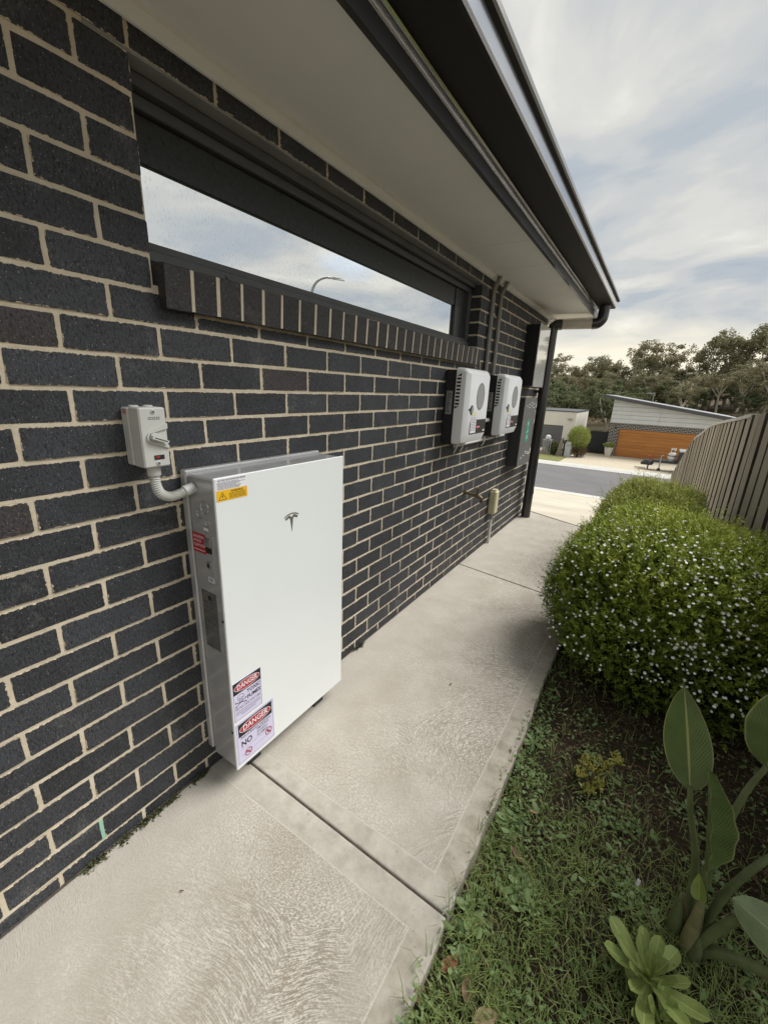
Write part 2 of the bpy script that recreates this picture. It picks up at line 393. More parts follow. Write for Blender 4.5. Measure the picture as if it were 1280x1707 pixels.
s = NT('soil'); p = s.coord()
a = s.noise(p, 22, 7, 0.7); b = s.noise(p, 3, 4, 0.6)
c = s.ramp(a, [(0.3, (0.020, 0.014, 0.009)), (0.6, (0.055, 0.040, 0.026)), (0.8, (0.11, 0.085, 0.06))])
c = s.mix(s.ramp(b, [(0.5, 0.0), (0.75, 0.4)]), c, (0.045, 0.055, 0.02))
s.set(color=c, rough=0.97, normal=s.bump(a, 0.9, 0.02), spec=0.15)
s = NT('terrain'); p = s.coord()
a = s.noise(p, 0.35, 7, 0.65); b = s.noise(p, 0.06, 4, 0.6)
c = s.ramp(a, [(0.3, (0.065, 0.050, 0.030)), (0.55, (0.135, 0.105, 0.068)), (0.75, (0.22, 0.17, 0.115))])
c = s.mix(s.ramp(b, [(0.45, 0.0), (0.6, 0.55)]), c, (0.06, 0.065, 0.03))
s.set(color=c, rough=0.97, normal=s.bump(a, 0.8, 0.3), spec=0.1)

def m_leaf(name, stops, rough=0.5, trans=0.25, spec=0.4, attr='tint'):
    s = NT(name); at = s.n('ShaderNodeAttribute'); at.attribute_name = attr
    c = s.ramp(at.outputs['Fac'], stops)
    c = s.mix(0.35, c, s.mix(s.ramp(s.noise(s.coord(), 9, 3), [(0.35, 0.0), (0.7, 1.0)]), tuple(x*0.75 for x in stops[len(stops)//2][1]), tuple(min(1, x*1.3) for x in stops[len(stops)//2][1])))
    s.set(color=c, rough=rough, spec=spec)
    if trans:
        tr = s.n('ShaderNodeBsdfTranslucent'); s.put(tr.inputs[0], c); mx = s.n('ShaderNodeMixShader'); mx.inputs[0].default_value = trans
        s.l(s.b.outputs[0], mx.inputs[1]); s.l(tr.outputs[0], mx.inputs[2]); s.l(mx.outputs[0], s.out.inputs[0])
    return s.m
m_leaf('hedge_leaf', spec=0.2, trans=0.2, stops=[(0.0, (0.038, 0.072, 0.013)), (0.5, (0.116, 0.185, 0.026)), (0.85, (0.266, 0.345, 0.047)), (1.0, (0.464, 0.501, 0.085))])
m_leaf('hedge_leaf_olive', spec=0.2, trans=0.2, stops=[(0.0, (0.052, 0.083, 0.016)), (0.5, (0.149, 0.201, 0.034)), (0.85, (0.299, 0.345, 0.069)), (1.0, (0.483, 0.483, 0.138))])
m_leaf('grass_blade', [(0.0, (0.101, 0.143, 0.041)), (0.5, (0.169, 0.250, 0.066)), (0.85, (0.260, 0.312, 0.093)), (1.0, (0.450, 0.344, 0.177))], 0.55)
m_leaf('weed_leaf', [(0.0, (0.111, 0.180, 0.059)), (0.5, (0.189, 0.284, 0.106)), (1.0, (0.289, 0.368, 0.157))], 0.5)
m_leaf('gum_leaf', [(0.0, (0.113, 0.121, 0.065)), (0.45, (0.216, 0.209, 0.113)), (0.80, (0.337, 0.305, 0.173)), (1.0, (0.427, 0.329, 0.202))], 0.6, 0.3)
m_leaf('wattle_leaf', [(0.0, (0.063, 0.086, 0.043)), (0.5, (0.121, 0.149, 0.071)), (0.85, (0.190, 0.209, 0.089)), (1.0, (0.278, 0.291, 0.108))], 0.6, 0.3)
m_leaf('lime_leaf', [(0.0, (0.180, 0.233, 0.053)), (0.5, (0.316, 0.374, 0.090)), (1.0, (0.540, 0.540, 0.166))], 0.55)
m_leaf('litter', [(0.0, (0.053, 0.036, 0.021)), (0.5, (0.128, 0.087, 0.050)), (1.0, (0.285, 0.210, 0.128))], 0.9, 0.0)
m_leaf('straw', [(0.0, (0.10, 0.08, 0.045)), (1.0, (0.25, 0.20, 0.12))], 0.9, 0.0)
simple('white_petal', (0.90, 0.90, 0.87), 0.6, var=0.05)
simple('twig', (0.06, 0.042, 0.026), 0.9, var=0.3, vscale=30)
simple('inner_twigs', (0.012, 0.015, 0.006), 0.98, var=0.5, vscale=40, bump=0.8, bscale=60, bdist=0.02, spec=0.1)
simple('gum_bark', (0.42, 0.37, 0.30), 0.85, var=0.35, vscale=0.9)
simple('pale_bark', (0.72, 0.67, 0.58), 0.85, var=0.35, vscale=0.7)
simple('lawn_green', (0.20, 0.205, 0.06), 0.9, var=0.35, vscale=8, bump=0.6, bscale=40, bdist=0.03)

# big soft leaves
def m_blade(name, c, mid, rough=0.38, veins=True):
    s = NT(name); uv = s.coord('uv'); su = s.n('ShaderNodeSeparateXYZ'); s.l(uv, su.inputs[0])
    au = s.math('ABSOLUTE', su.outputs[0])
    wv = s.math('SINE', s.math('MULTIPLY', s.math('SUBTRACT', su.outputs[1], s.math('MULTIPLY', au, 0.35)), 150.0))
    big = s.noise(s.coord(), 14, 4, 0.6)
    cc = s.ramp(big, [(0.3, tuple(x*0.75 for x in c)), (0.7, tuple(x*1.25 for x in c))])
    if veins: cc = s.mix(s.ramp(wv, [(0.6, 0.0), (1.0, 0.22)]), cc, mid)
    cc = s.mix(s.ramp(au, [(0.025, 1.0), (0.07, 0.0)]), cc, mid)
    cc = s.mix(s.ramp(au, [(0.93, 0.0), (0.985, 0.8)]), cc, mid)
    cc = s.mix(s.ramp(s.noise(s.coord(), 60, 3), [(0.68, 0.0), (0.72, 0.5)]), cc, (0.10, 0.075, 0.03))
    s.set(color=cc, rough=rough, spec=0.4, normal=s.bump(wv, 0.25, 0.0015))
m_blade('strelitzia_leaf', (0.085, 0.130, 0.042), (0.34, 0.34, 0.15), 0.28)
m_blade('strelitzia_back', (0.105, 0.140, 0.060), (0.18, 0.21, 0.10), 0.42)
m_blade('aeonium_leaf', (0.25, 0.315, 0.095), (0.40, 0.45, 0.18), 0.42, False)
simple('strelitzia_stem', (0.115, 0.140, 0.058), 0.5, var=0.3, vscale=18)
simple('strelitzia_sheath', (0.20, 0.185, 0.085), 0.6, var=0.35, vscale=22)
simple('jade_leaf', (0.27, 0.255, 0.050), 0.45, var=0.3, vscale=40)
simple('dead_leaf_rust', (0.26, 0.10, 0.05), 0.75, var=0.3, vscale=30, bump=0.3)
simple('dead_leaf_brown', (0.17, 0.105, 0.06), 0.8, var=0.3, vscale=30, bump=0.3)
simple('dead_leaf_tan', (0.36, 0.26, 0.16), 0.8, var=0.25, vscale=30, bump=0.3)
simple('white_plastic_tag', (0.72, 0.72, 0.70), 0.4, var=0.1)

# trim and metalwork
simple('soffit_paint', (0.82, 0.815, 0.785), 0.75, var=0.03, vscale=3, bump=0.08, bscale=300)
simple('bead_paint', (0.82, 0.815, 0.785), 0.6, var=0.03)
simple('dark_steel', (0.035, 0.034, 0.034), 0.34, var=0.12, vscale=5, coat=0.25)
simple('gutter_steel', (0.045, 0.045, 0.047), 0.24, var=0.10, vscale=4, coat=1.0)
MATS['gutter_steel'].node_tree.nodes['Principled BSDF'].inputs['Coat IOR'].default_value = 2.2; MATS['gutter_steel'].node_tree.nodes['Principled BSDF'].inputs['Coat Roughness'].default_value = 0.12
simple('gutter_sky_sheen', (0.62, 0.63, 0.66), 0.20, metal=0.85, var=0.06, vscale=3)  # front face brightened so its colour carries the sky's reflection
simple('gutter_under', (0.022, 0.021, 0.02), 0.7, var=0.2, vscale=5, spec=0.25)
simple('fascia_steel', (0.80, 0.80, 0.82), 0.22, metal=0.85, var=0.12, vscale=4)
simple('roof_steel', (0.05, 0.05, 0.052), 0.45, var=0.1)
simple('window_frame_grey', (0.08, 0.083, 0.086), 0.48, var=0.16, vscale=9, bump=0.1, bscale=500)
simple('painted_dark_reflection', (0.035, 0.038, 0.037), 0.30, var=0.35, vscale=60, spec=0.35)  # dark colour standing in for dark reflections on the pane
simple('lintel_grey', (0.25, 0.255, 0.25), 0.55, var=0.15, vscale=5)
simple('room_dark', (0.02, 0.021, 0.022), 0.9)
s = NT('window_pane'); p = s.coord()
dirt = s.noise(s.mapping(p, (220, 220, 85)), 1.0, 4, 0.6)
spots = s.math('MULTIPLY', s.ramp(dirt, [(0.55, 0.0), (0.68, 1.0)]), s.ramp(s.noise(p, 5, 3), [(0.35, 0.25), (0.65, 1.0)]))
gl = s.n('ShaderNodeBsdfGlossy'); gl.inputs['Roughness'].default_value = 0.015; gl.inputs[0].default_value = (0.97, 0.98, 0.97, 1)
df = s.n('ShaderNodeBsdfDiffuse'); df.inputs[0].default_value = (0.055, 0.06, 0.058, 1)
mx = s.n('ShaderNodeMixShader'); s.put(mx.inputs[0], s.math('SUBTRACT', 0.92, s.math('MULTIPLY', spots, 0.30)))
s.l(df.outputs[0], mx.inputs[1]); s.l(gl.outputs[0], mx.inputs[2]); s.l(mx.outputs[0], s.out.inputs[0])
simple('conduit_grey', (0.235, 0.225, 0.205), 0.5, var=0.1)
simple('downpipe_pale', (0.53, 0.49, 0.42), 0.55, var=0.1)
simple('brass_old', (0.17, 0.125, 0.075), 0.45, metal=0.6, var=0.3, vscale=60)
simple('cream_plastic', (0.56, 0.52, 0.34), 0.5, var=0.06)
simple('pvc_white', (0.68, 0.68, 0.65), 0.5, var=0.06)

# equipment
simple('battery_white', (0.80, 0.83, 0.83), 0.22, var=0.015, vscale=2, coat=0.4)
s = NT('battery_metal'); p = s.coord(); nn = s.noise(p, 5, 4, 0.6)
s.set(color=s.ramp(nn, [(0.3, (0.40, 0.405, 0.415)), (0.7, (0.47, 0.475, 0.48))]), metal=0.25, coat=0.8, coatr=0.16, rough=s.ramp(nn, [(0.3, 0.26), (0.7, 0.36)]), normal=s.bump(s.noise(p, 900, 2), 0.04, 0.0005))
simple('battery_silver', (0.45, 0.455, 0.46), 0.28, metal=0.8, var=0.06)
simple('badge_metal', (0.36, 0.345, 0.29), 0.35, metal=0.7, var=0.05)
simple('print_black', (0.012, 0.012, 0.013), 0.6, var=0.05)
simple('print_grey', (0.10, 0.10, 0.11), 0.6, var=0.05)
simple('print_white', (0.80, 0.79, 0.84), 0.5, var=0.02)
simple('print_lilac', (0.64, 0.61, 0.80), 0.5, var=0.03)
simple('print_red', (0.42, 0.025, 0.030), 0.5, var=0.05)
simple('print_yellow', (0.82, 0.47, 0.015), 0.5, var=0.04)
simple('plate_dark', (0.135, 0.137, 0.13), 0.3, metal=0.2, var=0.25, vscale=30)
simple('isolator_grey', (0.56, 0.565, 0.535), 0.42, var=0.03)
simple('isolator_side', (0.52, 0.525, 0.50), 0.42, var=0.04)
simple('inverter_white', (0.70, 0.71, 0.72), 0.42, var=0.03)
simple('inverter_black', (0.016, 0.016, 0.017), 0.5, var=0.15)
simple('mesh_grey', (0.30, 0.30, 0.30), 0.6, var=0.2, vscale=300)
simple('cabinet_grey', (0.135, 0.135, 0.135), 0.42, var=0.06)
simple('cabinet_dark', (0.030, 0.031, 0.032), 0.45, var=0.1)
simple('box_black', (0.007, 0.007, 0.008), 0.42, var=0.1)
simple('box_gloss_white', (0.70, 0.71, 0.71), 0.05, var=0.01, coat=1.0, spec=1.0)
simple('sign_green', (0.03, 0.30, 0.19), 0.5, var=0.05)
simple('sticker_yellow', (0.72, 0.70, 0.42), 0.5, var=0.05)
simple('weep_green', (0.30, 0.52, 0.40), 0.5, var=0.08)
simple('moss', (0.085, 0.092, 0.038), 0.95, var=0.4, vscale=60)

# street
s = NT('paling_wood'); p = s.coord(); oi = s.n('ShaderNodeObjectInfo')
g = s.noise(s.mapping(p, (60, 60, 2.5)), 1.0, 5, 0.65); big = s.noise(s.mapping(p, (3, 3, 1.2)), 1.0, 4)
c = s.ramp(s.math('ADD', s.math('MULTIPLY', g, 0.6), s.math('ADD', s.math('MULTIPLY', big, 0.25), s.math('MULTIPLY', oi.outputs['Random'], 0.22))), [(0.30, (0.19, 0.16, 0.125)), (0.6, (0.37, 0.33, 0.265)), (0.85, (0.52, 0.48, 0.40))])
s.set(color=c, rough=0.92, normal=s.bump(g, 0.6, 0.004), spec=0.2)
simple('paling_edge_shade', (0.055, 0.043, 0.035), 0.95, var=0.4, vscale=14)  # dark colour on board edges stands for shade in the gaps
simple('paling_brown', (0.085, 0.066, 0.052), 0.95, var=0.3, vscale=20)
simple('cap_wood', (0.50, 0.49, 0.47), 0.85, var=0.15, vscale=5)
simple('render_cream', (0.82, 0.785, 0.69), 0.85, var=0.04, vscale=1)
simple('garage_grey', (0.145, 0.145, 0.15), 0.6, var=0.06)
simple('roof_dark', (0.085, 0.085, 0.09), 0.5, var=0.1)
simple('cladding_pale', (0.68, 0.70, 0.69), 0.7, var=0.05, vscale=1)
s = NT('timber_door'); p = s.coord(); oi = s.n('ShaderNodeObjectInfo')
g = s.noise(s.mapping(p, (0.8, 1, 14)), 1.0, 4, 0.6)
c = s.ramp(s.math('ADD', s.math('MULTIPLY', g, 0.75), s.math('MULTIPLY', oi.outputs['Random'], 0.25)), [(0.3, (0.38, 0.150, 0.034)), (0.6, (0.55, 0.225, 0.052)), (0.8, (0.66, 0.31, 0.085))])
s.set(color=c, rough=0.5)
s = NT('far_brick'); p = s.coord('obj'); bt = s.n('ShaderNodeTexBrick')
s.l(s.mapping(p, (1, 1, 1), (0, 0, 0), (R(90), 0, 0)), bt.inputs['Vector'])
bt.inputs['Color1'].default_value = (0.042, 0.040, 0.042, 1); bt.inputs['Color2'].default_value = (0.075, 0.072, 0.074, 1); bt.inputs['Mortar'].default_value = (0.50, 0.46, 0.41, 1)
bt.inputs['Scale'].default_value = 1.0; bt.inputs['Brick Width'].default_value = 0.27; bt.inputs['Row Height'].default_value = 0.115; bt.inputs['Mortar Size'].default_value = 0.014
s.set(color=bt.outputs[0], rough=0.9)
simple('gate_dark', (0.028, 0.029, 0.032), 0.6, var=0.2)
simple('pot_cream', (0.68, 0.66, 0.58), 0.6, var=0.04)
simple('galvanised', (0.40, 0.41, 0.42), 0.45, metal=0.6, var=0.15)
simple('gas_white', (0.74, 0.73, 0.68), 0.4, var=0.05)
simple('cover_charcoal', (0.045, 0.048, 0.056), 0.8, var=0.25, vscale=8)
simple('trailer_dark', (0.04, 0.042, 0.045), 0.5, var=0.2)
simple('rubber', (0.02, 0.02, 0.02), 0.85)
simple('post_wood', (0.30, 0.26, 0.21), 0.9, var=0.25, vscale=6)
simple('pillar_grey', (0.50, 0.52, 0.54), 0.8, var=0.05)
simple('hedge_brown', (0.12, 0.095, 0.06), 0.95, var=0.4, vscale=9)
simple('pebbles', (0.52, 0.46, 0.36), 0.95, var=0.35, vscale=9, bump=0.8, bscale=14, bdist=0.05)

# ------------------------------------------------------------------ terrain, road, path
def smooth(a, b, t):
    t = max(0.0, min(1.0, (t-a)/(b-a))); return t*t*(3-2*t)
def gz(x, y):
    if y < 5.25: z = -0.075
    elif y < 20: z = -0.075 - (y-5.25)/14.75*2.87
    elif y < 29: z = -3.05
    elif y < 31: z = -3.05 + (y-29)*0.03
    elif y < 60: z = -3.0
    else: z = -3.0
    if y > 44:
        z += smooth(44, 130, y)*(2.6 + 0.14*max(-30, min(40, x))) + smooth(120, 260, y)*3
        z += 0.25*math.sin(x*0.21+y*0.13)*smooth(50, 70, y)
    return z
ys = [-60, -20, -8, -3, 5.25, 7, 9, 12, 15, 18, 20, 20.3, 24, 28.8, 29, 31, 35, 40, 44, 48, 52, 56, 60, 65, 70, 76, 82, 88, 94, 100, 106, 112, 118, 126, 135, 150, 170, 200, 240, 300, 400]
xs = [-400, -200, -100, -60, -40, -30, -24, -18, -14, -10, -7, -4, -1, 2, 5, 8, 11, 14, 18, 22, 27, 34, 45, 70, 120, 220, 400]
V = [(x, y, gz(x, y)) for y in ys for x in xs]; nx = len(xs)
F = [(j*nx+i, j*nx+i+1, (j+1)*nx+i+1, (j+1)*nx+i) for j in range(len(ys)-1) for i in range(nx-1)]
mb = MB(); mb.add(V, F); g = mb.build('ground', 'terrain', recalc=False, smooth=True); tag(g, kind='structure')

# garden bed: gently uneven soil sheet
bx = np.linspace(0.94, 2.6, 84); by = np.linspace(-1.4, 5.6, 300)
BX, BY = np.meshgrid(bx, by)
def bedz(x, y):
    return -0.042 + 0.012*np.sin(x*7.1+y*3.3) + 0.010*np.sin(x*13.7-y*9.1+1) + 0.006*np.sin(x*31+y*23) + 0.05*np.clip(x-1.0, 0, 1)*0.6 - 0.02*np.exp(-((x-0.99)/0.05)**2)
BZ = bedz(BX, BY) + rng.normal(0, 0.003, BX.shape)
BZ = BZ - np.clip(BY-5.1, 0, 1)*0.25
idx = np.arange(BX.size).reshape(BX.shape)
F = np.stack([idx[:-1, :-1], idx[:-1, 1:], idx[1:, 1:], idx[1:, :-1]], -1).reshape(-1, 4)
o = numpy_mesh('garden_bed', np.stack([BX, BY, BZ], -1).reshape(-1, 3), F, 'soil', smooth=True); tag(o, kind='structure')

# footpath: three slabs and recessed joints
path = thing('footpath', None, None, (0.49, 1.5, -0.1)); tag(path, kind='structure')
def slab(poly, name='slab'):
    """top polygon with a softened, slightly chipped right-hand edge"""
    mb = MB(); n = len(poly)
    cx = sum(p[0] for p in poly)/n; cy = sum(p[1] for p in poly)/n
    b = 0.006
    def ins(p, d): return (p[0] - d*(1 if p[0] > cx else -1), p[1] - d*(1 if p[1] > cy else -1))
    v = [(*ins(p, b), 0.0) for p in poly] + [(*ins(p, b*0.3), -b*0.3) for p in poly] + [(*p, -b) for p in poly] + [(*p, -0.1) for p in poly]
    f = [tuple(range(n))]
    for k in range(3):
        for i in range(n): f.append((k*n+i, k*n+(i+1) % n, (k+1)*n+(i+1) % n, (k+1)*n+i))
    mb.add(v, f); return mb.build(name, 'concrete_path', path)
def redge(y0, y1, step=0.035):
    n = max(2, int((y1-y0)/step)); out = []
    for i in range(n+1):
        y = y0+(y1-y0)*i/n; out.append((0.985 + random.gauss(0, 0.0022) + 0.004*math.sin(y*5.3) - (0.004 if random.random() < 0.06 else 0), y))
    return out
slab([(0.002, -2.2)] + redge(-2.2, 0.793) + [(0.002, 0.810)])
slab([(0.002, 0.817)] + redge(0.800, 3.018) + [(0.002, 3.168)])
slab([(0.002, 3.178)] + redge(3.028, 4.93) + [(0.002, 5.35)])
mb = MB(); mb.box(0.0, 0.978, -2.2, 5.0, -0.11, -0.0075); mb.build('joint_filler', 'joint_filler', path)

def strip(name, pts, x0, x1, mat, parent=None, thick=0.12):
    """a sloped sheet following (y,z) points, with thickness"""
    poly = [(y, z) for y, z in pts] + [(y, z-thick) for y, z in reversed(pts)]
    mb = MB(); mb.prism(poly, x0, x1, 'x'); return mb.build(name, mat, parent)
dz = lambda y: -(y-5.4)/14.6*2.86
mb = MB()
mb.add([(0.0, 5.375, 0.0), (0.985, 4.945, 0.0), (1.05, 4.945, 0.0), (1.05, 5.6, dz(5.6)), (-7, 5.6, dz(5.6)), (-7, 5.375, 0.0),
        (-7, 17.2, dz(17.2)), (2.6, 17.2, dz(17.2)), (2.6, 5.6, dz(5.6))],
       [(0, 1, 2, 3), (5, 0, 3, 4), (4, 3, 8, 7, 6)])
o = mb.build('driveway', 'concrete_drive'); tag(o, kind='structure')
o = strip('footpath_apron', [(17.21, dz(17.2)+0.002), (18.9, dz(18.9))], -14, 14, 'concrete_apron'); tag(o, kind='structure')
o = strip('kerb', [(18.9, dz(18.9)+0.004), (19.5, -2.685), (19.8, -2.73), (19.95, -2.84), (20.1, -2.932)], -60, 60, 'concrete_kerb'); tag(o, kind='structure')
o = strip('road', [(20.1, -2.934), (24.5, -2.88), (28.6, -2.95)], -80, 80, 'asphalt'); tag(o, kind='structure')
o = strip('kerb', [(28.6, -2.945), (28.75, -2.93), (29.0, -2.86), (29.45, -2.83), (29.5, -2.84)], -60, 60, 'concrete_kerb'); tag(o, kind='structure')
o = strip('neighbour_driveway', [(29.5, -2.845), (33, -2.90), (37.4, -3.0)], -3.75, 1.25, 'pebble_drive'); tag(o, kind='structure')
o = strip('neighbour_driveway', [(29.5, -2.845), (33, -2.90), (38.3, -3.0)], -14, -6.35, 'concrete_drive'); tag(o, kind='structure')
o = strip('pebble_yard', [(29.5, -2.85), (33, -2.905), (37.4, -3.005)], 1.252, 16, 'pebbles'); tag(o, kind='structure')
o = strip('lawn_patch', [(29.5, -2.82), (30.5, -2.80), (32.6, -2.86)], -6.34, -3.76, 'lawn_green'); tag(o, kind='structure')

# ------------------------------------------------------------------ the brick house
house = thing('brick_house', 'dark charcoal brick house with pale mortar and grey eave beside the path', 'house', (-1.0, 1.5, 0.0))
WY0, WY1 = -1.9, 5.17
OY0, OY1, OZ0, OZ1 = 0.702, 3.102, 1.765, 2.2     # window opening
MX = -0.0025                                      # mortar face
mb = MB()
mb.box(-0.11, MX, WY0, WY1-0.002, -0.1, 1.70)
mb.box(-0.11, MX, WY0, OY0-0.006, 1.70, 2.5)
mb.box(-0.11, MX, OY1+0.006, WY1-0.002, 1.70, 2.5)
mb.box(-0.11, MX, OY0-0.006, OY1+0.006, 2.204, 2.5)
mb.box(-7.0, -0.112, WY1-0.11, WY1-0.003, -3.0, 2.5)          # return wall round the corner
mb.box(-7.0, -0.112, WY0+0.003, WY0+0.11, -0.2, 2.5)
wall = mb.build('wall', 'mortar', house)

def brick_geo(w, h, depth, seed, dx=0.0, inset=0.0016):
    rr = random.Random(seed); hw, hh = w/2, h/2
    per = []
    nl = 4 if w > 0.15 else 2
    c = 0.0035
    for i in range(nl+1):
        t = -1+2*i/nl; per.append((t*(hw-c), -hh))
    per += [(hw, -hh+c), (hw, 0), (hw, hh-c)]
    for i in range(nl+1):
        t = 1-2*i/nl; per.append((t*(hw-c), hh))
    per += [(-hw, hh-c), (-hw, 0), (-hw, -hh+c)]
    per = [(a+rr.gauss(0, 0.0007), b+rr.gauss(0, 0.0007)) for a, b in per]
    n = len(per); V = []; tl = rr.gauss(0, 0.0007); tl2 = rr.gauss(0, 0.0007); off = rr.uniform(-0.0008, 0.0016)+dx
    for a, b in per: V.append((off+tl*a/hw+tl2*b/hh, a*(1-inset/hw), b*(1-inset/hh)))
    for a, b in per: V.append((off-0.0022, a, b))
    for a, b in per: V.append((-depth, a, b))
    F = [tuple(range(n))]
    for k in range(2):
        for i in range(n): F.append((k*n+i, (k+1)*n+i, (k+1)*n+(i+1) % n, k*n+(i+1) % n))
    return V, F, hw, hh
def add_uv(me, co_yz, half):
    u = me.uv_layers.new(name='uv'); d = me.uv_layers.new(name='dims')
    vi = np.empty(len(me.loops), np.int32); me.loops.foreach_get('vertex_index', vi)
    u.data.foreach_set('uv', np.asarray(co_yz, np.float32)[vi].ravel()); d.data.foreach_set('uv', np.asarray(half, np.float32)[vi].ravel())
_bm = {}
def brick_mesh(w, h, depth, var):
    key = (round(w, 3), round(h, 3), depth, var)
    if key not in _bm:
        V, F, hw, hh = brick_geo(w, h, depth, hash(key) & 0xffff)
        me = bpy.data.meshes.new('brick'); me.from_pydata(V, [], F); me.update()
        add_uv(me, [(v[1], v[2]) for v in V], [(hw, hh)]*len(V)); me.materials.append(MATS['brick_charcoal']); _bm[key] = me
    return _bm[key]
def project(P):
    d = Vector(P)-CAM; z = d.dot(fw)
    return (None if z < 0.02 else (640+682.35*d.dot(cr)/z, 853.5-682.35*d.dot(cu)/z, z))
bricks = []   # (y0,y1,z0,z1,deep)
for c_ in range(-1, 27):
    z0 = 0.055+0.086*c_; z1 = z0+0.076
    if c_ == -1: z0, z1 = -0.06, 0.045
    if c_ == 26: z0, z1 = 2.291, 2.36
    ph = 0.457 if c_ % 2 else 0.577
    k0 = int(math.floor((WY0-ph)/0.24))
    for k in range(k0, k0+32):
        a = ph+0.24*k+0.005; b = a+0.23
        a, b = max(a, WY0), min(b, WY1)
        if b-a < 0.03: continue
        segs = [(a, b, z0, z1)]
        if c_ == 18:   # cut under the projecting sill
            if b > OY0+0.01 and a < OY1-0.03: segs = [(max(a, OY0+0.0), b, z0, 1.637)] if a > OY0-0.05 else [(a, b, z0, z1)]
            if a < OY1-0.03 and b > OY1+0.01: segs = [(a, OY1+0.015, z0, 1.637), (OY1+0.025, b, z0, z1)]
        elif 19 <= c_ <= 24:
            segs = []
            if a < OY0-0.03: segs.append((a, min(b, OY0-0.004), z0, z1))
            if b > OY1+0.03: segs.append((max(a, OY1+0.004), b, z0, z1))
        for (a_, b_, c0, c1) in segs:
            if b_-a_ < 0.03: continue
            deep = 0.108 if (19 <= c_ <= 24 and (abs(b_-OY0) < 0.02 or abs(a_-OY1) < 0.02)) or b_ > WY1-0.01 else 0.02
            bricks.append((a_, b_, c0, c1, deep))
def shown(b):
    y, z = (b[0]+b[1])/2, (b[2]+b[3])/2; p_ = project((0, y, z))
    if p_ is None or not (-20 < p_[0] < 1300 and -20 < p_[1] < 1727): return 0
    if 0.80 < y < 1.36 and 0.0 < z < 1.15: return 0
    c = [project((0, yy, zz)) for yy in b[:2] for zz in b[2:4]]
    if None in c: return 0
    return abs(c[0][0]-c[2][0])*abs(c[0][1]-c[1][1])
order = sorted(range(len(bricks)), key=lambda i: -shown(bricks[i]))
single = set(order[:300])
RV, RF, RU, RD, RT = [], [], [], [], []
for i, (y0, y1, z0, z1, deep) in enumerate(bricks):
    c = ((y0+y1)/2, (z0+z1)/2)
    if i in single:
        me = brick_mesh(y1-y0, z1-z0, deep, i % 6)
        o = link_mesh('brick', me, (0.0, c[0], c[1]), None, wall)
    else:
        V, F, hw, hh = brick_geo(y1-y0, z1-z0, deep, i); n0 = len(RV); t = random.random()
        RV += [(v[0], v[1]+c[0], v[2]+c[1]) for v in V]; RF += [tuple(k+n0 for k in f) for f in F]
        RU += [(v[1], v[2]) for v in V]; RD += [(hw, hh)]*len(V); RT += [t]*len(V)
me = bpy.data.meshes.new('far_bricks'); me.from_pydata(RV, [], RF); me.update(); add_uv(me, RU, RD)
a = me.attributes.new('tint', 'FLOAT', 'POINT'); a.data.foreach_set('value', RT)
o = link_mesh('further_bricks', me, (0, 0, 0), 'brick_charcoal', wall); o['kind'] = 'stuff'

# weep hole insert and odd bright perpend
MB().box(-0.01, 0.0015, 0.331, 0.341, 0.056, 0.130).build('weep_vent', 'weep_green', wall)
# damp course sheet showing as a dark line at the base
MB().box(-0.01, 0.004, WY0, WY1, -0.02, 0.004).build('base_flashing', 'joint_filler', wall)

# projecting rowlock sill: 28 bricks on edge, sloping outwards
def sill_block(mb, y0, y1, dx):
    # cross-section (x,z): front face slightly undercut
    poly = [(0.036-dx, 1.754), (0.030-dx, 1.642), (-0.10, 1.655), (-0.10, 1.772)]
    b = 0.0025
    poly2 = [(0.036-dx-b, 1.754+b*0.2), (0.036-dx, 1.754-b), (0.030-dx, 1.642+b), (0.030-dx-b, 1.642), (-0.10, 1.655), (-0.10, 1.772)]
    return mb.prism(poly2, y0, y1, 'y')
mb = MB(); mb.prism([(0.0354, 1.7525), (0.0295, 1.6455), (-0.10, 1.658), (-0.10, 1.768)], OY0+0.014, OY1+0.014, 'y'); sill = mb.build('window_sill', 'mortar', house)
pitch = (OY1-OY0+0.02)/28
for k in range(28):
    y0 = OY0+0.008+pitch*k; y1 = y0+pitch-0.0125
    mb = MB(); sill_block(mb, y0+random.gauss(0, .0007), y1+random.gauss(0, .0007), random.uniform(-0.0016, 0.0004))
    o = mb.build('sill_brick', None, sill); me = o.data
    co = [(v.co.y, v.co.z) for v in me.vertices]; add_uv(me, co, [((y1-y0)/2, 0.0585)]*len(co)); me.materials.append(MATS['brick_sill'])
# cut bricks making up the right-hand end of the sill course are plain wall bricks

# window
mb = MB()
FZ0, FZ1 = 1.772, 2.196
mb.cbox(-0.155, -0.062, OY0+0.002, OY1-0.002, FZ0, FZ0+0.030, 0.003)           # bottom rail, outer step
mb.cbox(-0.155, -0.078, OY0+0.002, OY1-0.002, FZ0+0.0305, FZ0+0.052, 0.002)
mb.cbox(-0.155, -0.050, OY0+0.002, OY1-0.002, FZ1-0.030, FZ1, 0.003)           # head
mb.cbox(-0.155, -0.080, OY0+0.002, OY1-0.002, FZ1-0.062, FZ1-0.0305, 0.003)
mb.cbox(-0.155, -0.078, OY0+0.002, OY0+0.030, FZ0+0.053, FZ1-0.063, 0.002)     # jambs
mb.cbox(-0.155, -0.074, OY1-0.052, OY1-0.002, FZ0+0.053, FZ1-0.063, 0.002)
window = mb.build('window', 'window_frame_grey', house)
MB().box(-0.116, -0.110, OY0+0.031, OY1-0.053, FZ0+0.053, FZ1-0.063).build('pane', 'window_pane', window)
mb = MB(); mb.cbox(-0.112, -0.092, OY1-0.235, OY1-0.054, FZ0+0.053, FZ1-0.0635, 0.004); mb.build('dark_reflection_side', 'painted_dark_reflection', window)  # added strip over the pane, in place of a dark reflection at its right
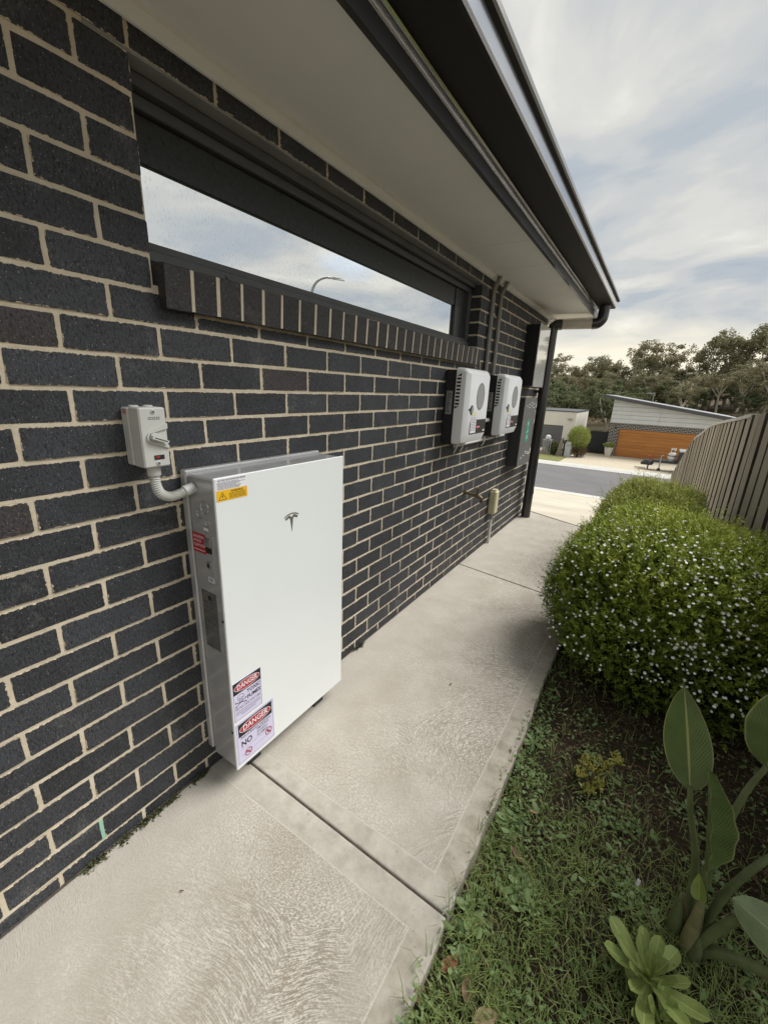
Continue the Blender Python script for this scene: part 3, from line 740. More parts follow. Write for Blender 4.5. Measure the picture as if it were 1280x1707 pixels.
mb = MB(); mb.cbox(-0.1155, -0.1005, OY0+0.031, OY1-0.2355, 2.018, FZ1-0.0635, 0.003); mb.build('dark_reflection_top', 'painted_dark_reflection', window)  # added panel over the pane, in place of the eave's dark reflection
mb = MB(); mb.lathe((-0.0618, 0.985, FZ0+0.014), [(0.006, 0), (0.006, 0.003), (0.002, 0.004)], 10, 'x'); mb.build('drain_cap', 'window_frame_grey', window)
MB().box(-0.30, -0.16, OY0, OY1, 1.60, 2.35).build('reveal_lining', 'room_dark', window)
mb = MB(); mb.box(-0.112, -0.001, OY0-0.10, OY1+0.10, 2.1965, 2.2035); mb.build('lintel', 'lintel_grey', house)

# eave: lining panels, bead, fascia, gutter
SZ = 2.288; EY0, EY1 = -2.1, 5.40
panels = [(EY0, 0.2), (0.2, 2.66), (2.66, 3.17), (3.17, EY1-0.02)]
eave = None
mb = MB(); mb.box(0.0, 0.462, EY0, EY1-0.03, SZ+0.012, SZ+0.03); eave = mb.build('eave', 'soffit_paint', house)
for a, b in panels: MB().box(0.0015, 0.449, a+0.0022, b-0.0022, SZ, SZ+0.0115).build('soffit_panel', 'soffit_paint', eave)
mb = MB(); mb.prism([(0.001, SZ-0.034), (0.010, SZ-0.034), (0.022, SZ-0.026), (0.032, SZ-0.012), (0.034, SZ-0.0005), (0.001, SZ-0.0005)], EY0, WY1, 'y'); mb.prism([(0.001, SZ-0.034), (0.034, SZ-0.034), (0.034, SZ-0.0005), (0.001, SZ-0.0005)], WY1+0.001, EY1-0.02, 'y'); mb.box(-0.10, 0.0, WY1-0.02, EY1-0.02, SZ-0.08, SZ+0.03); mb.build('quad_bead', 'bead_paint', eave)
mb = MB(); mb.box(0.0015, 0.449, EY1-0.019, EY1-0.001, SZ-0.03, SZ+0.06); mb.build('barge_end', 'soffit_paint', eave)
# fascia: folded dark foot, then ribbed steel face
mb = MB(); mb.prism([(0.4495, SZ-0.020), (0.470, SZ-0.022), (0.472, SZ+0.022), (0.4495, SZ+0.022)], EY0, EY1, 'y'); fascia = mb.build('fascia', 'dark_steel', house)
prof = [(0.462, SZ+0.0225), (0.474, SZ+0.026), (0.472, SZ+0.031), (0.462, SZ+0.036), (0.460, SZ+0.052), (0.468, SZ+0.055), (0.468, SZ+0.060), (0.460, SZ+0.064), (0.458, SZ+0.076), (0.464, SZ+0.080), (0.462, SZ+0.086), (0.450, SZ+0.086), (0.450, SZ+0.0225)]
mb = MB(); mb.prism(prof, EY0, EY1, 'y'); mb.build('fascia_rib', 'fascia_steel', fascia)
# gutter: hollow section with rolled front bead
GB = 2.366
t = 0.003
gp = [(0.463, GB+0.10), (0.463, GB+0.004), (0.467, GB), (0.612, GB), (0.622, GB+0.004), (0.628, GB+0.012), (0.634, GB+0.060), (0.638, GB+0.063), (0.650, GB+0.066), (0.655, GB+0.074), (0.655, GB+0.092), (0.648, GB+0.100), (0.638, GB+0.098),
      (0.637, GB+0.090), (0.647, GB+0.090), (0.648, GB+0.076), (0.632, GB+0.070), (0.6245, GB+0.0135), (0.610, GB+t), (0.468, GB+t), (0.466, GB+0.10)]
mb = MB(); mb.prism(gp, EY0, EY1, 'y'); gutter = mb.build('gutter', 'gutter_steel', house); gutter.data.materials.append(MATS['gutter_under']); gutter.data.materials.append(MATS['gutter_sky_sheen'])
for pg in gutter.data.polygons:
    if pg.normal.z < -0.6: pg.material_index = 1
    elif pg.normal.x > 0.7 and pg.center.x+WLOC[gutter.name].x < 0.64: pg.material_index = 2
mb = MB(); mb.prism([(0.464, GB+0.001), (0.612, GB+0.001), (0.6265, GB+0.012), (0.6325, GB+0.060), (0.645, GB+0.072), (0.645, GB+0.09), (0.464, GB+0.09)], EY1-0.004, EY1-0.001, 'y'); mb.build('stop_end', 'gutter_steel', gutter)
# roof sheet pitched up from the gutter
mb = MB(); mb.add([(0.56, EY0, 2.47), (0.56, EY1+0.02, 2.47), (-4.0, EY1+0.02, 3.9), (-4.0, EY0, 3.9), (0.56, EY0, 2.45), (0.56, EY1+0.02, 2.45), (-4.0, EY1+0.02, 3.88), (-4.0, EY0, 3.88)],
                  [(0, 1, 2, 3), (7, 6, 5, 4), (0, 4, 5, 1), (1, 5, 6, 2), (2, 6, 7, 3), (3, 7, 4, 0)]); mb.build('roof', 'roof_steel', house)
# downpipe: dropper, elbow, pale offset, elbow, stack
DY = 5.04
mb = MB(); mb.tube(bezier([(0.545, 5.18, GB+0.01), (0.545, 5.18, 2.30), (0.54, 5.165, 2.235), (0.505, 5.15, 2.195), (0.455, 5.135, 2.188)], 8), 0.053, 18); dp = mb.build('downpipe', 'dark_steel', house, smooth=True)
mb = MB(); mb.tube([(0.453, 5.1345, 2.188), (0.165, 5.055, 2.182)], 0.049, 18); mb.build('offset_pipe', 'downpipe_pale', dp, smooth=True)
mb = MB(); mb.tube(bezier([(0.175, 5.058, 2.182), (0.125, 5.045, 2.178), (0.094, DY, 2.150), (0.088, DY, 2.09), (0.088, DY, 2.0)], 8), 0.054, 18); mb.build('elbow', 'dark_steel', dp, smooth=True)
mb = MB(); mb.tube([(0.088, DY, 2.02), (0.088, DY, 1.0), (0.086, DY, 0.0)], 0.054, 20); mb.build('stack', 'dark_steel', dp, smooth=True)
mb = MB(); mb.tube([(0.0865, DY, 0.335), (0.0865, DY, 0.30)], 0.0575, 20); mb.tube([(0.088, DY, 1.80), (0.088, DY, 1.765)], 0.0575, 20); mb.build('collar', 'dark_steel', dp, smooth=True)
mb = MB(); mb.box(0.0, 0.045, DY-0.05, DY+0.05, 1.47, 1.50); mb.build('bracket', 'dark_steel', dp)

# ------------------------------------------------------------------ home battery
BY0, BY1, BZ0, BZ1, BXF = 0.716, 1.325, 0.077, 1.182, 0.164
bat = thing('home_battery', 'large white-fronted battery cabinet with grey metal sides on the brick wall', 'battery', (0.08, 1.02, BZ0))
mb = MB(); mb.cbox(0.030, 0.1565, BY0+0.003, BY1-0.003, BZ0+0.006, BZ1-0.004, 0.005); body = mb.build('body', 'battery_metal', bat)
mb = MB(); mb.cbox(0.0005, 0.0298, BY0-0.004, BY1+0.004, BZ0+0.03, BZ1+0.006, 0.004); mb.build('back_frame', 'battery_metal', bat)
mb = MB(); mb.cbox(0.157, BXF, BY0, BY1, BZ0, BZ1, 0.0025); front = mb.build('front_panel', 'battery_white', bat)
mb = MB()
mb.box(0.0005, 0.12, 0.80, 0.86, 0.0, 0.09); mb.box(0.0005, 0.12, 1.18, 1.24, 0.0, 0.09); mb.build('foot', 'cabinet_dark', bat)
# badge: T with curved bar over it
cy, cz = 1.024, 0.972; mb = MB(); D = BXF+0.0001
def arcband(mb, w, r_in_drop, top, th):
    n = 12; up = []; lo = []
    for i in range(n+1):
        u = -w+2*w*i/n; dpt = (u/w)**2*r_in_drop
        up.append((cy+u, cz+top-dpt)); lo.append((cy+u*0.985, cz+top-th-dpt*1.0))
    for i in range(n): fpoly(mb, [up[i], up[i+1], lo[i+1], lo[i]], D)
arcband(mb, 0.036, 0.0095, 0.0345, 0.0042)
fpoly(mb, [(cy-0.032, cz+0.0215-0.004), (cy-0.018, cz+0.0262-0.001), (cy-0.0085, cz+0.0265), (cy, cz+0.0175), (cy-0.0070, cz+0.0120), (cy-0.0125, cz+0.0175), (cy-0.0275, cz+0.0110)], D)
fpoly(mb, [(cy+0.032, cz+0.0215-0.004), (cy+0.018, cz+0.0262-0.001), (cy+0.0085, cz+0.0265), (cy, cz+0.0175), (cy+0.0070, cz+0.0120), (cy+0.0125, cz+0.0175), (cy+0.0275, cz+0.0110)], D)
fpoly(mb, [(cy-0.0072, cz+0.0120), (cy, cz+0.0176), (cy+0.0072, cz+0.0120), (cy, cz-0.038)], D)
mb.build('badge', 'badge_metal', front)
# side details (facing the camera side, Y = BY0+0.003)
SY = BY0+0.003
def ring(u, z, r, name='knockout'):
    m_ = MB(); n = 28; poly = []
    for k in range(n): a = 2*math.pi*k/n; poly.append((u+r*math.cos(a), z+r*math.sin(a)))
    inn = [(u+(q[0]-u)*0.86, z+(q[1]-z)*0.86) for q in poly]
    v = [(p[0], SY, p[1]) for p in poly] + [(u+(p[0]-u)*0.95, SY-0.0018, z+(p[1]-z)*0.95) for p in poly] + [(p[0], SY-0.0002, p[1]) for p in inn]
    f = [(k, (k+1) % n, n+(k+1) % n, n+k) for k in range(n)] + [(n+k, n+(k+1) % n, 2*n+(k+1) % n, 2*n+k) for k in range(n)]
    m_.add(v, f); return m_.build(name, 'battery_silver', body)
ring(0.105, 1.082, 0.020); ring(0.078, 1.058, 0.016); ring(0.114, 1.034, 0.0105)
# moulded plate with the isolating switch
mb = MB(); mb.prism([(0.038, 1.012), (0.050, 1.030), (0.132, 0.992), (0.132, 0.84), (0.120, 0.83), (0.038, 0.83)], SY-0.0035, SY+0.0005, 'y'); plate = mb.build('switch_plate', 'battery_metal', body)
mb = MB(); mb.cbox(0.094, 0.128, SY-0.0085, SY-0.0038, 0.955, 0.984, 0.002); mb.build('switch_rocker', 'battery_silver', plate)
mb = MB(); mb.box(0.098, 0.128, SY-0.0048, SY-0.0037, 0.934, 0.9535); mb.build('switch_recess', 'print_black', plate)
mb = MB(); mb.lathe((0.110, SY-0.0036, 0.892), [(0.012, 0), (0.012, -0.004), (0.008, -0.005)], 20, 'y'); bt_ = mb.build('button', 'battery_silver', plate)
mb = MB(); mb.lathe((0.110, SY-0.0088, 0.892), [(0.0062, 0), (0.0062, -0.0006)], 16, 'y'); mb.build('button_face', 'print_black', bt_)
mb = MB(); facerect(mb, 0.096, 0.120, 1.0085, 1.018, SY-0.0036, 'y-'); mb.build('small_sticker', 'print_white', plate)
mb = MB(); facerect(mb, 0.098, 0.128, 0.833, 0.850, SY-0.0036, 'y-'); st = mb.build('small_sticker', 'print_white', plate)
mb = MB(); [mb.box(0.101, 0.125, SY-0.0046, SY-0.0043, z, z+0.0018) for z in (0.837, 0.841, 0.845)]; mb.build('print', 'print_grey', st)
mb = MB(); facerect(mb, 0.032, 0.099, 0.926, 0.992, SY-0.0036, 'y-', 0.0008); rs = mb.build('red_sticker', 'print_red', plate); rs['label'] = 'red rapid shutdown sticker'
for k, tx in enumerate(('RAPID SHUTDOWN', 'SWITCH FOR', 'SOLAR PV SYSTEM')):
    lettering('lettering', tx, (0.037, SY-0.0046, 0.980-0.0145*k), 0.0125, 'print_white', rs, 'y-', 'LEFT', 0.012, fit=(0.056, 0.040, 0.057)[k])
mb = MB(); mb.box(0.037, 0.094, SY-0.0047, SY-0.0044, 0.9345, 0.9365); mb.build('print', 'print_white', rs)
mb = MB(); facerect(mb, 0.046, 0.124, 0.572, 0.790, SY, 'y-', 0.0005); rp = mb.build('rating_plate', 'plate_dark', body)
mb = MB(); rr = random.Random(4)
z = 0.782
while z > 0.585:
    x = 0.050
    while x < 0.118:
        w = rr.uniform(0.004, 0.016); mb.box(x, min(x+w, 0.120), SY-0.0008, SY-0.0006, z, z+0.0022); x += w+0.003
    z -= rr.choice((0.0048, 0.0048, 0.007, 0.012))
mb.build('print', 'battery_silver', rp)
mb = MB(); facerect(mb, 0.082, 0.096, 0.758, 0.774, SY-0.0009, 'y-', 0.0003); mb.build('print', 'print_black', rp)
for z in (0.70, 0.245):
    mb = MB(); mb.lathe((0.150, SY, z), [(0.0045, 0), (0.0045, -0.002), (0.002, -0.003)], 12, 'y'); mb.build('screw', 'print_black', body)
# shutdown / warning sticker at the top corner
D = BXF
mb = MB(); facerect(mb, 0.7215, 0.8345, 1.109, 1.1785, D, 'x', 0.0006); stk = mb.build('warning_sticker', 'print_white', front)
mb = MB(); facerect(mb, 0.7220, 0.8340, 1.1095, 1.1425, D+0.0007, 'x', 0.0002); yl = mb.build('yellow_band', 'print_yellow', stk)
lettering('lettering', 'BATTERY SHUTDOWN PROCEDURE', (D+0.0009, 0.780, 1.1725), 0.0078, 'print_black', stk, 'x', 'CENTER', 0.01, fit=0.098)
mb = MB(); rr = random.Random(7)
for k in range(7):
    z = 1.1655-0.0034*k; y = 0.727; e = rr.uniform(0.79, 0.829)
    while y < e:
        w = rr.uniform(0.002, 0.007); mb.box(D+0.0008, D+0.0009, y, min(y+w, e), z, z+0.0016); y += w+0.0014
mb.build('print', 'print_grey', stk)
lettering('lettering', 'WARNING', (D+0.0011, 0.796, 1.1355), 0.0098, 'print_black', stk, 'x', 'CENTER', 0.014, fit=0.046)
mb = MB()
for k in range(5):
    z = 1.1285-0.0037*k; y = 0.766+0.001*(k % 2); e = 0.829-0.002*(k % 3)
    while y < e:
        w = rr.uniform(0.002, 0.006); mb.box(D+0.0010, D+0.0011, y, min(y+w, e), z, z+0.0016); y += w+0.0013
mb.build('print', 'print_black', stk)
tri = [(0.728, 1.1135), (0.757, 1.1135), (0.7425, 1.1375)]
def outline(mb, poly, w, d, t=0.0002):
    n = len(poly); cx = sum(p[0] for p in poly)/n; cz_ = sum(p[1] for p in poly)/n
    inn = [(cx+(p[0]-cx)*(1-w), cz_+(p[1]-cz_)*(1-w)) for p in poly]
    for k in range(n): fpoly(mb, [poly[k], poly[(k+1) % n], inn[(k+1) % n], inn[k]], d, t)
mb = MB(); outline(mb, tri, 0.16, D+0.0010); fpoly(mb, [(0.7440, 1.1310), (0.7395, 1.1235), (0.7425, 1.1240), (0.7405, 1.1165), (0.7460, 1.1250), (0.7432, 1.1245)], D+0.0010, 0.0002); mb.build('hazard_symbol', 'print_black', stk)

def danger_head(par, y0, y1, z0, z1, D):
    mb = MB(); facerect(mb, y0, y1, z0, z1, D+0.0007, 'x', 0.0002); blk = mb.build('black_band', 'print_black', par)
    cyy, czz = (y0+y1)/2, (z0+z1)/2
    mb = MB(); faceellipse(mb, cyy, czz, (y1-y0)*0.47, (z1-z0)*0.42, D+0.0010, 'x', 0.0001); mb.build('white_oval', 'print_white', par)
    mb = MB(); faceellipse(mb, cyy, czz, (y1-y0)*0.455, (z1-z0)*0.375, D+0.0012, 'x', 0.0001); mb.build('red_oval', 'print_red', par)
    lettering('lettering', 'DANGER', (D+0.0014, cyy, czz), (z1-z0)*0.60, 'print_white', par, 'x', 'CENTER', 0.014, fit=(y1-y0)*0.74)
def border(par, y0, y1, z0, z1, D, w=0.0008):
    mb = MB(); d = D+0.0007
    mb.box(d, d+.0002, y0, y1, z0, z0+w); mb.box(d, d+.0002, y0, y1, z1-w, z1); mb.box(d, d+.0002, y0, y0+w, z0+w, z1-w); mb.box(d, d+.0002, y1-w, y1, z0+w, z1-w); mb.build('print', 'print_grey', par)
def textline(mb, y0, y1, z, h, rr):
    y = y0
    while y < y1:
        w = rr.uniform(0.0025, 0.008); mb.box(D+0.0008, D+0.0010, y, min(y+w, y1), z, z+h); y += w+0.0016
# toxic fumes sign
mb = MB(); facerect(mb, 0.7215, 0.8465, 0.2915, 0.4545, D); sg = mb.build('danger_sign', 'print_lilac', front); sg['label'] = 'danger toxic fumes sign'
border(sg, 0.7235, 0.8445, 0.2935, 0.4525, D)
danger_head(sg, 0.7240, 0.8440, 0.4045, 0.4520, D)
lettering('lettering', 'TOXIC', (D+0.0009, 0.8105, 0.3895), 0.0215, 'print_black', sg, 'x', 'CENTER', 0.026, fit=0.060)
lettering('lettering', 'FUMES', (D+0.0009, 0.8105, 0.3650), 0.0215, 'print_black', sg, 'x', 'CENTER', 0.026, fit=0.060)
mb = MB(); outline(mb, [(0.753+0.0135*math.cos(a), 0.385+0.0125*math.sin(a)) for a in [2*math.pi*k/18 for k in range(18)]], 0.12, D+0.0008)
for e in (-1, 1): faceellipse(mb, 0.753+e*0.0045, 0.3815, 0.0028, 0.0022, D+0.0008, 'x', 0.0002, 10)
fpoly(mb, [(0.7515, 0.376), (0.7545, 0.376), (0.753, 0.379)], D+0.0008, 0.0002)
outline(mb, [(0.746, 0.374), (0.760, 0.374), (0.7585, 0.366), (0.7475, 0.366)], 0.2, D+0.0008)
for sg_ in (-1, 1):
    a0 = (0.753-sg_*0.021, 0.372); a1 = (0.753+sg_*0.021, 0.356)
    fpoly(mb, [a0, (a0[0], a0[1]-0.003), (a1[0], a1[1]-0.003), a1], D+0.0008 if sg_ < 0 else D+0.00105, 0.0002)
    for q in (a0, a1): faceellipse(mb, q[0], q[1]-0.0015, 0.003, 0.0035, D+0.0013, 'x', 0.0001, 8)
mb.build('skull_symbol', 'print_grey', sg)
lettering('lettering', 'FIRE WILL CAUSE TOXIC FUMES', (D+0.0009, 0.784, 0.3405), 0.0088, 'print_black', sg, 'x', 'CENTER', 0.01, fit=0.110)
mb = MB(); rr = random.Random(3); textline(mb, 0.730, 0.838, 0.3265, 0.0024, rr); textline(mb, 0.730, 0.838, 0.3180, 0.0024, rr); textline(mb, 0.752, 0.816, 0.3095, 0.0024, rr)
mb.box(D+.0008, D+.001, 0.727, 0.841, 0.3475, 0.3481); mb.build('print', 'print_grey', sg)
# battery explosion sign
mb = MB(); facerect(mb, 0.7215, 0.8975, 0.093, 0.2795, D); sg = mb.build('danger_sign', 'print_lilac', front); sg['label'] = 'danger no smoking sparks flames sign'
border(sg, 0.7255, 0.8935, 0.0985, 0.2755, D)
danger_head(sg, 0.7320, 0.8880, 0.2150, 0.2710, D)
lettering('lettering', 'Risk of Battery explosion', (D+0.0009, 0.810, 0.2080), 0.0125, 'print_black', sg, 'x', 'CENTER', 0.004, fit=0.138)
lettering('lettering', 'NO', (D+0.0009, 0.7655, 0.1760), 0.036, 'print_black', sg, 'x', 'CENTER', 0.022, fit=0.048)
for k, tx in enumerate(('SMOKING', 'SPARKS', 'FLAMES')):
    lettering('lettering', tx, (D+0.0009, 0.812, 0.1935-0.0145*k), 0.0145, 'print_grey', sg, 'x', 'LEFT', 0.004, fit=(0.058, 0.050, 0.050)[k])
mb = MB()
for z in (0.2015, 0.154, 0.1275): mb.box(D+.0008, D+.001, 0.740, 0.882, z, z+0.0006)
mb.build('print', 'print_grey', sg)
def nosign(cyy, czz, r, flame):
    mb = MB(); n = 26; d = D+0.0010
    outline(mb, [(cyy+r*math.cos(2*math.pi*k/n), czz+r*math.sin(2*math.pi*k/n)) for k in range(n)], 0.17, d)
    k = r*0.66; w = r*0.10
    fpoly(mb, [(cyy-k-w, czz+k-w), (cyy-k+w, czz+k+w), (cyy+k+w, czz-k+w), (cyy+k-w, czz-k-w)], d+0.0003); mb.build('prohibition_symbol', 'print_red', sg)
    mb = MB()
    if flame: fpoly(mb, [(cyy-r*.35, czz-r*.35), (cyy+r*.05, czz-r*.45), (cyy+r*.2, czz-r*.05), (cyy-r*.02, czz+r*.1), (cyy+r*.02, czz+r*.45), (cyy-r*.35, czz+r*.05)], D+0.0008, 0.0002); fpoly(mb, [(cyy+r*.3, czz+r*.2), (cyy+r*.4, czz+r*.2), (cyy+r*.55, czz+r*.55), (cyy+r*.45, czz+r*.5)], D+0.0008, 0.0002)
    else:
        fpoly(mb, [(cyy-r*.6, czz-r*.2), (cyy+r*.35, czz-r*.02), (cyy+r*.35, czz+r*.14), (cyy-r*.6, czz-r*.04)], D+0.0008, 0.0002)
        fpoly(mb, [(cyy+r*.1, czz+r*.3), (cyy+r*.5, czz+r*.35), (cyy+r*.5, czz+r*.42), (cyy+r*.1, czz+r*.37)], D+0.0008, 0.0002)
    mb.build('print', 'print_black', sg)
nosign(0.770, 0.1265, 0.0165, False); nosign(0.868, 0.1435, 0.0165, True)

# ------------------------------------------------------------------ rotary isolator and flexible conduit
iso = thing('isolator_switch', 'light grey rotary isolator switch above the battery cabinet', 'switch box', (0.04, 0.605, 1.21))
IY0, IY1, IZ0, IZ1 = 0.568, 0.640, 1.222, 1.382
mb = MB(); mb.cbox(0.0005, 0.034, IY0-0.002, IY1+0.002, IZ0+0.002, IZ1-0.002, 0.003); mb.build('base', 'isolator_side', iso)
mb = MB(); mb.cbox(0.0345, 0.086, IY0, IY1, IZ0, IZ1, 0.0035); lid = mb.build('cover', 'isolator_grey', iso)
for yy in (0.586, 0.622):
    mb = MB(); mb.lathe((0.030 if yy < 0.6 else 0.034, yy, IZ1-0.0022), [(0.0125, 0), (0.0125, 0.0045), (0.010, 0.006)], 18, 'z'); mb.build('entry_plug', 'isolator_grey', iso)
F_ = 0.0862
for z in (1.371, 1.233):
    mb = MB(); mb.lathe((F_, 0.606, z), [(0.0062, 0), (0.0062, 0.0012), (0.0045, 0.0022)], 16, 'x'); sc_ = mb.build('screw', 'isolator_side', iso)
    mb = MB(); mb.lathe((F_+0.0023, 0.606, z), [(0.0036, 0), (0.0036, 0.0002)], 12, 'x'); mb.build('screw_slot', 'cabinet_grey', sc_)
# embossed mark and raised dial guard
mb = MB(); y = 0.592; rr = random.Random(2)
for k in range(6):
    mb.box(F_, F_+0.0008, y, y+0.0042, 1.3515, 1.3530); mb.box(F_, F_+0.0008, y, y+0.0042, 1.3565, 1.3580); mb.box(F_, F_+0.0008, y, y+0.0012, 1.3532, 1.3563); y += 0.0055
mb.build('embossed_mark', 'mesh_grey', iso)
hub = (0.598, 1.304)
mb = MB()
arc = [(hub[0]+0.0165*math.cos(a), hub[1]+0.0165*math.sin(a)) for a in np.linspace(R(115), R(245), 14)]
g1 = arc + [(0.639, 1.262), (0.639, 1.269), (0.604, 1.2915)]
poly_out = [(0.639, 1.340)] + arc + [(0.639, 1.272)]
poly_in = [(0.639, 1.326)] + [(hub[0]+0.0125*math.cos(a), hub[1]+0.0125*math.sin(a)) for a in np.linspace(R(115), R(245), 14)] + [(0.639, 1.281)]
n = len(poly_out)
for k in range(n-1): mb.prism([poly_out[k], poly_out[k+1], poly_in[k+1], poly_in[k]], F_, F_+0.005, 'x')
mb.build('dial_guard', 'isolator_grey', iso)
mb = MB(); mb.lathe((F_, hub[0]+0.004, hub[1]), [(0.0125, 0), (0.0125, 0.004), (0.0115, 0.005)], 24, 'x'); kn = mb.build('dial', 'isolator_side', iso)
mb = MB(); d0 = Vector((0, math.cos(R(-20)), math.sin(R(-20)))); s0 = Vector((0, -d0.z, d0.y)); c0 = Vector((F_+0.005, hub[0]-0.008, hub[1]+0.002))
v = []
for a, w in ((0.0, 0.0045), (0.046, 0.0035)):
    for sg_ in (-1, 1):
        for h in (0, 0.011): v.append(c0+d0*a+s0*w*sg_+Vector((h, 0, 0)))
mb.add(v, [(0, 1, 3, 2), (4, 6, 7, 5), (0, 4, 5, 1), (2, 3, 7, 6), (0, 2, 6, 4), (1, 5, 7, 3)]); mb.build('handle', 'isolator_grey', kn)
v = [q+Vector((0.0113, 0, 0)) if False else q for q in v]
mb = MB(); a_ = c0+d0*0.006+Vector((0.0113, 0, 0)); b_ = c0+d0*0.042+Vector((0.0113, 0, 0)); mb.add([a_-s0*0.0012, b_-s0*0.0012, b_+s0*0.0012, a_+s0*0.0012], [(0, 1, 2, 3)]); mb.build('handle_mark', 'print_black', kn, recalc=False)
mb = MB(); facerect(mb, 0.596, 0.624, 1.243, 1.255, F_, 'x', 0.0008); pl = mb.build('rating_window', 'print_black', iso)
mb = MB(); facerect(mb, 0.600, 0.611, 1.2475, 1.2520, F_+0.0009, 'x', 0.0002); mb.build('print', 'print_red', pl)
mb = MB(); [mb.box(0.010, 0.031, IY0-0.0026, IY0-0.0021, z, z+0.002) for z in (1.364, 1.368, 1.372)]; mb.build('side_print', 'print_red', iso)

con = thing('flexible_conduit', 'ribbed pale grey flexible conduit joining isolator to battery', 'conduit', (0.05, 0.65, 1.13))
mb = MB(); mb.lathe((0.052, 0.608, 1.1935), [(0.0165, 0), (0.0175, 0.003), (0.0175, 0.024), (0.0150, 0.0283)], 18, 'z'); mb.build('gland', 'isolator_grey', con)
pts = bezier([(0.052, 0.608, 1.194), (0.052, 0.608, 1.170), (0.053, 0.617, 1.140), (0.055, 0.641, 1.125), (0.056, 0.668, 1.126), (0.057, 0.690, 1.132)], 10)
# ribs: alternate radii along a resampled curve
acc = [0.0]
for i in range(1, len(pts)): acc.append(acc[-1]+(pts[i]-pts[i-1]).length)
NR = 45; rp_ = []; rads = []
for i in range(NR):
    sT = acc[-1]*i/(NR-1); j = max(k for k in range(len(acc)) if acc[k] <= sT+1e-9); j = min(j, len(pts)-2)
    t_ = (sT-acc[j])/max(1e-9, acc[j+1]-acc[j]); rp_.append(pts[j].lerp(pts[j+1], t_)); rads.append(0.0150 if i % 2 else 0.0112)
mb = MB(); mb.tube(rp_, rads, 16); mb.build('hose', 'isolator_grey', con)
mb = MB(); mb.tube([(0.057, 0.688, 1.1315), (0.0575, 0.7185, 1.1385)], 0.0168, 20); mb.build('gland', 'isolator_grey', con)

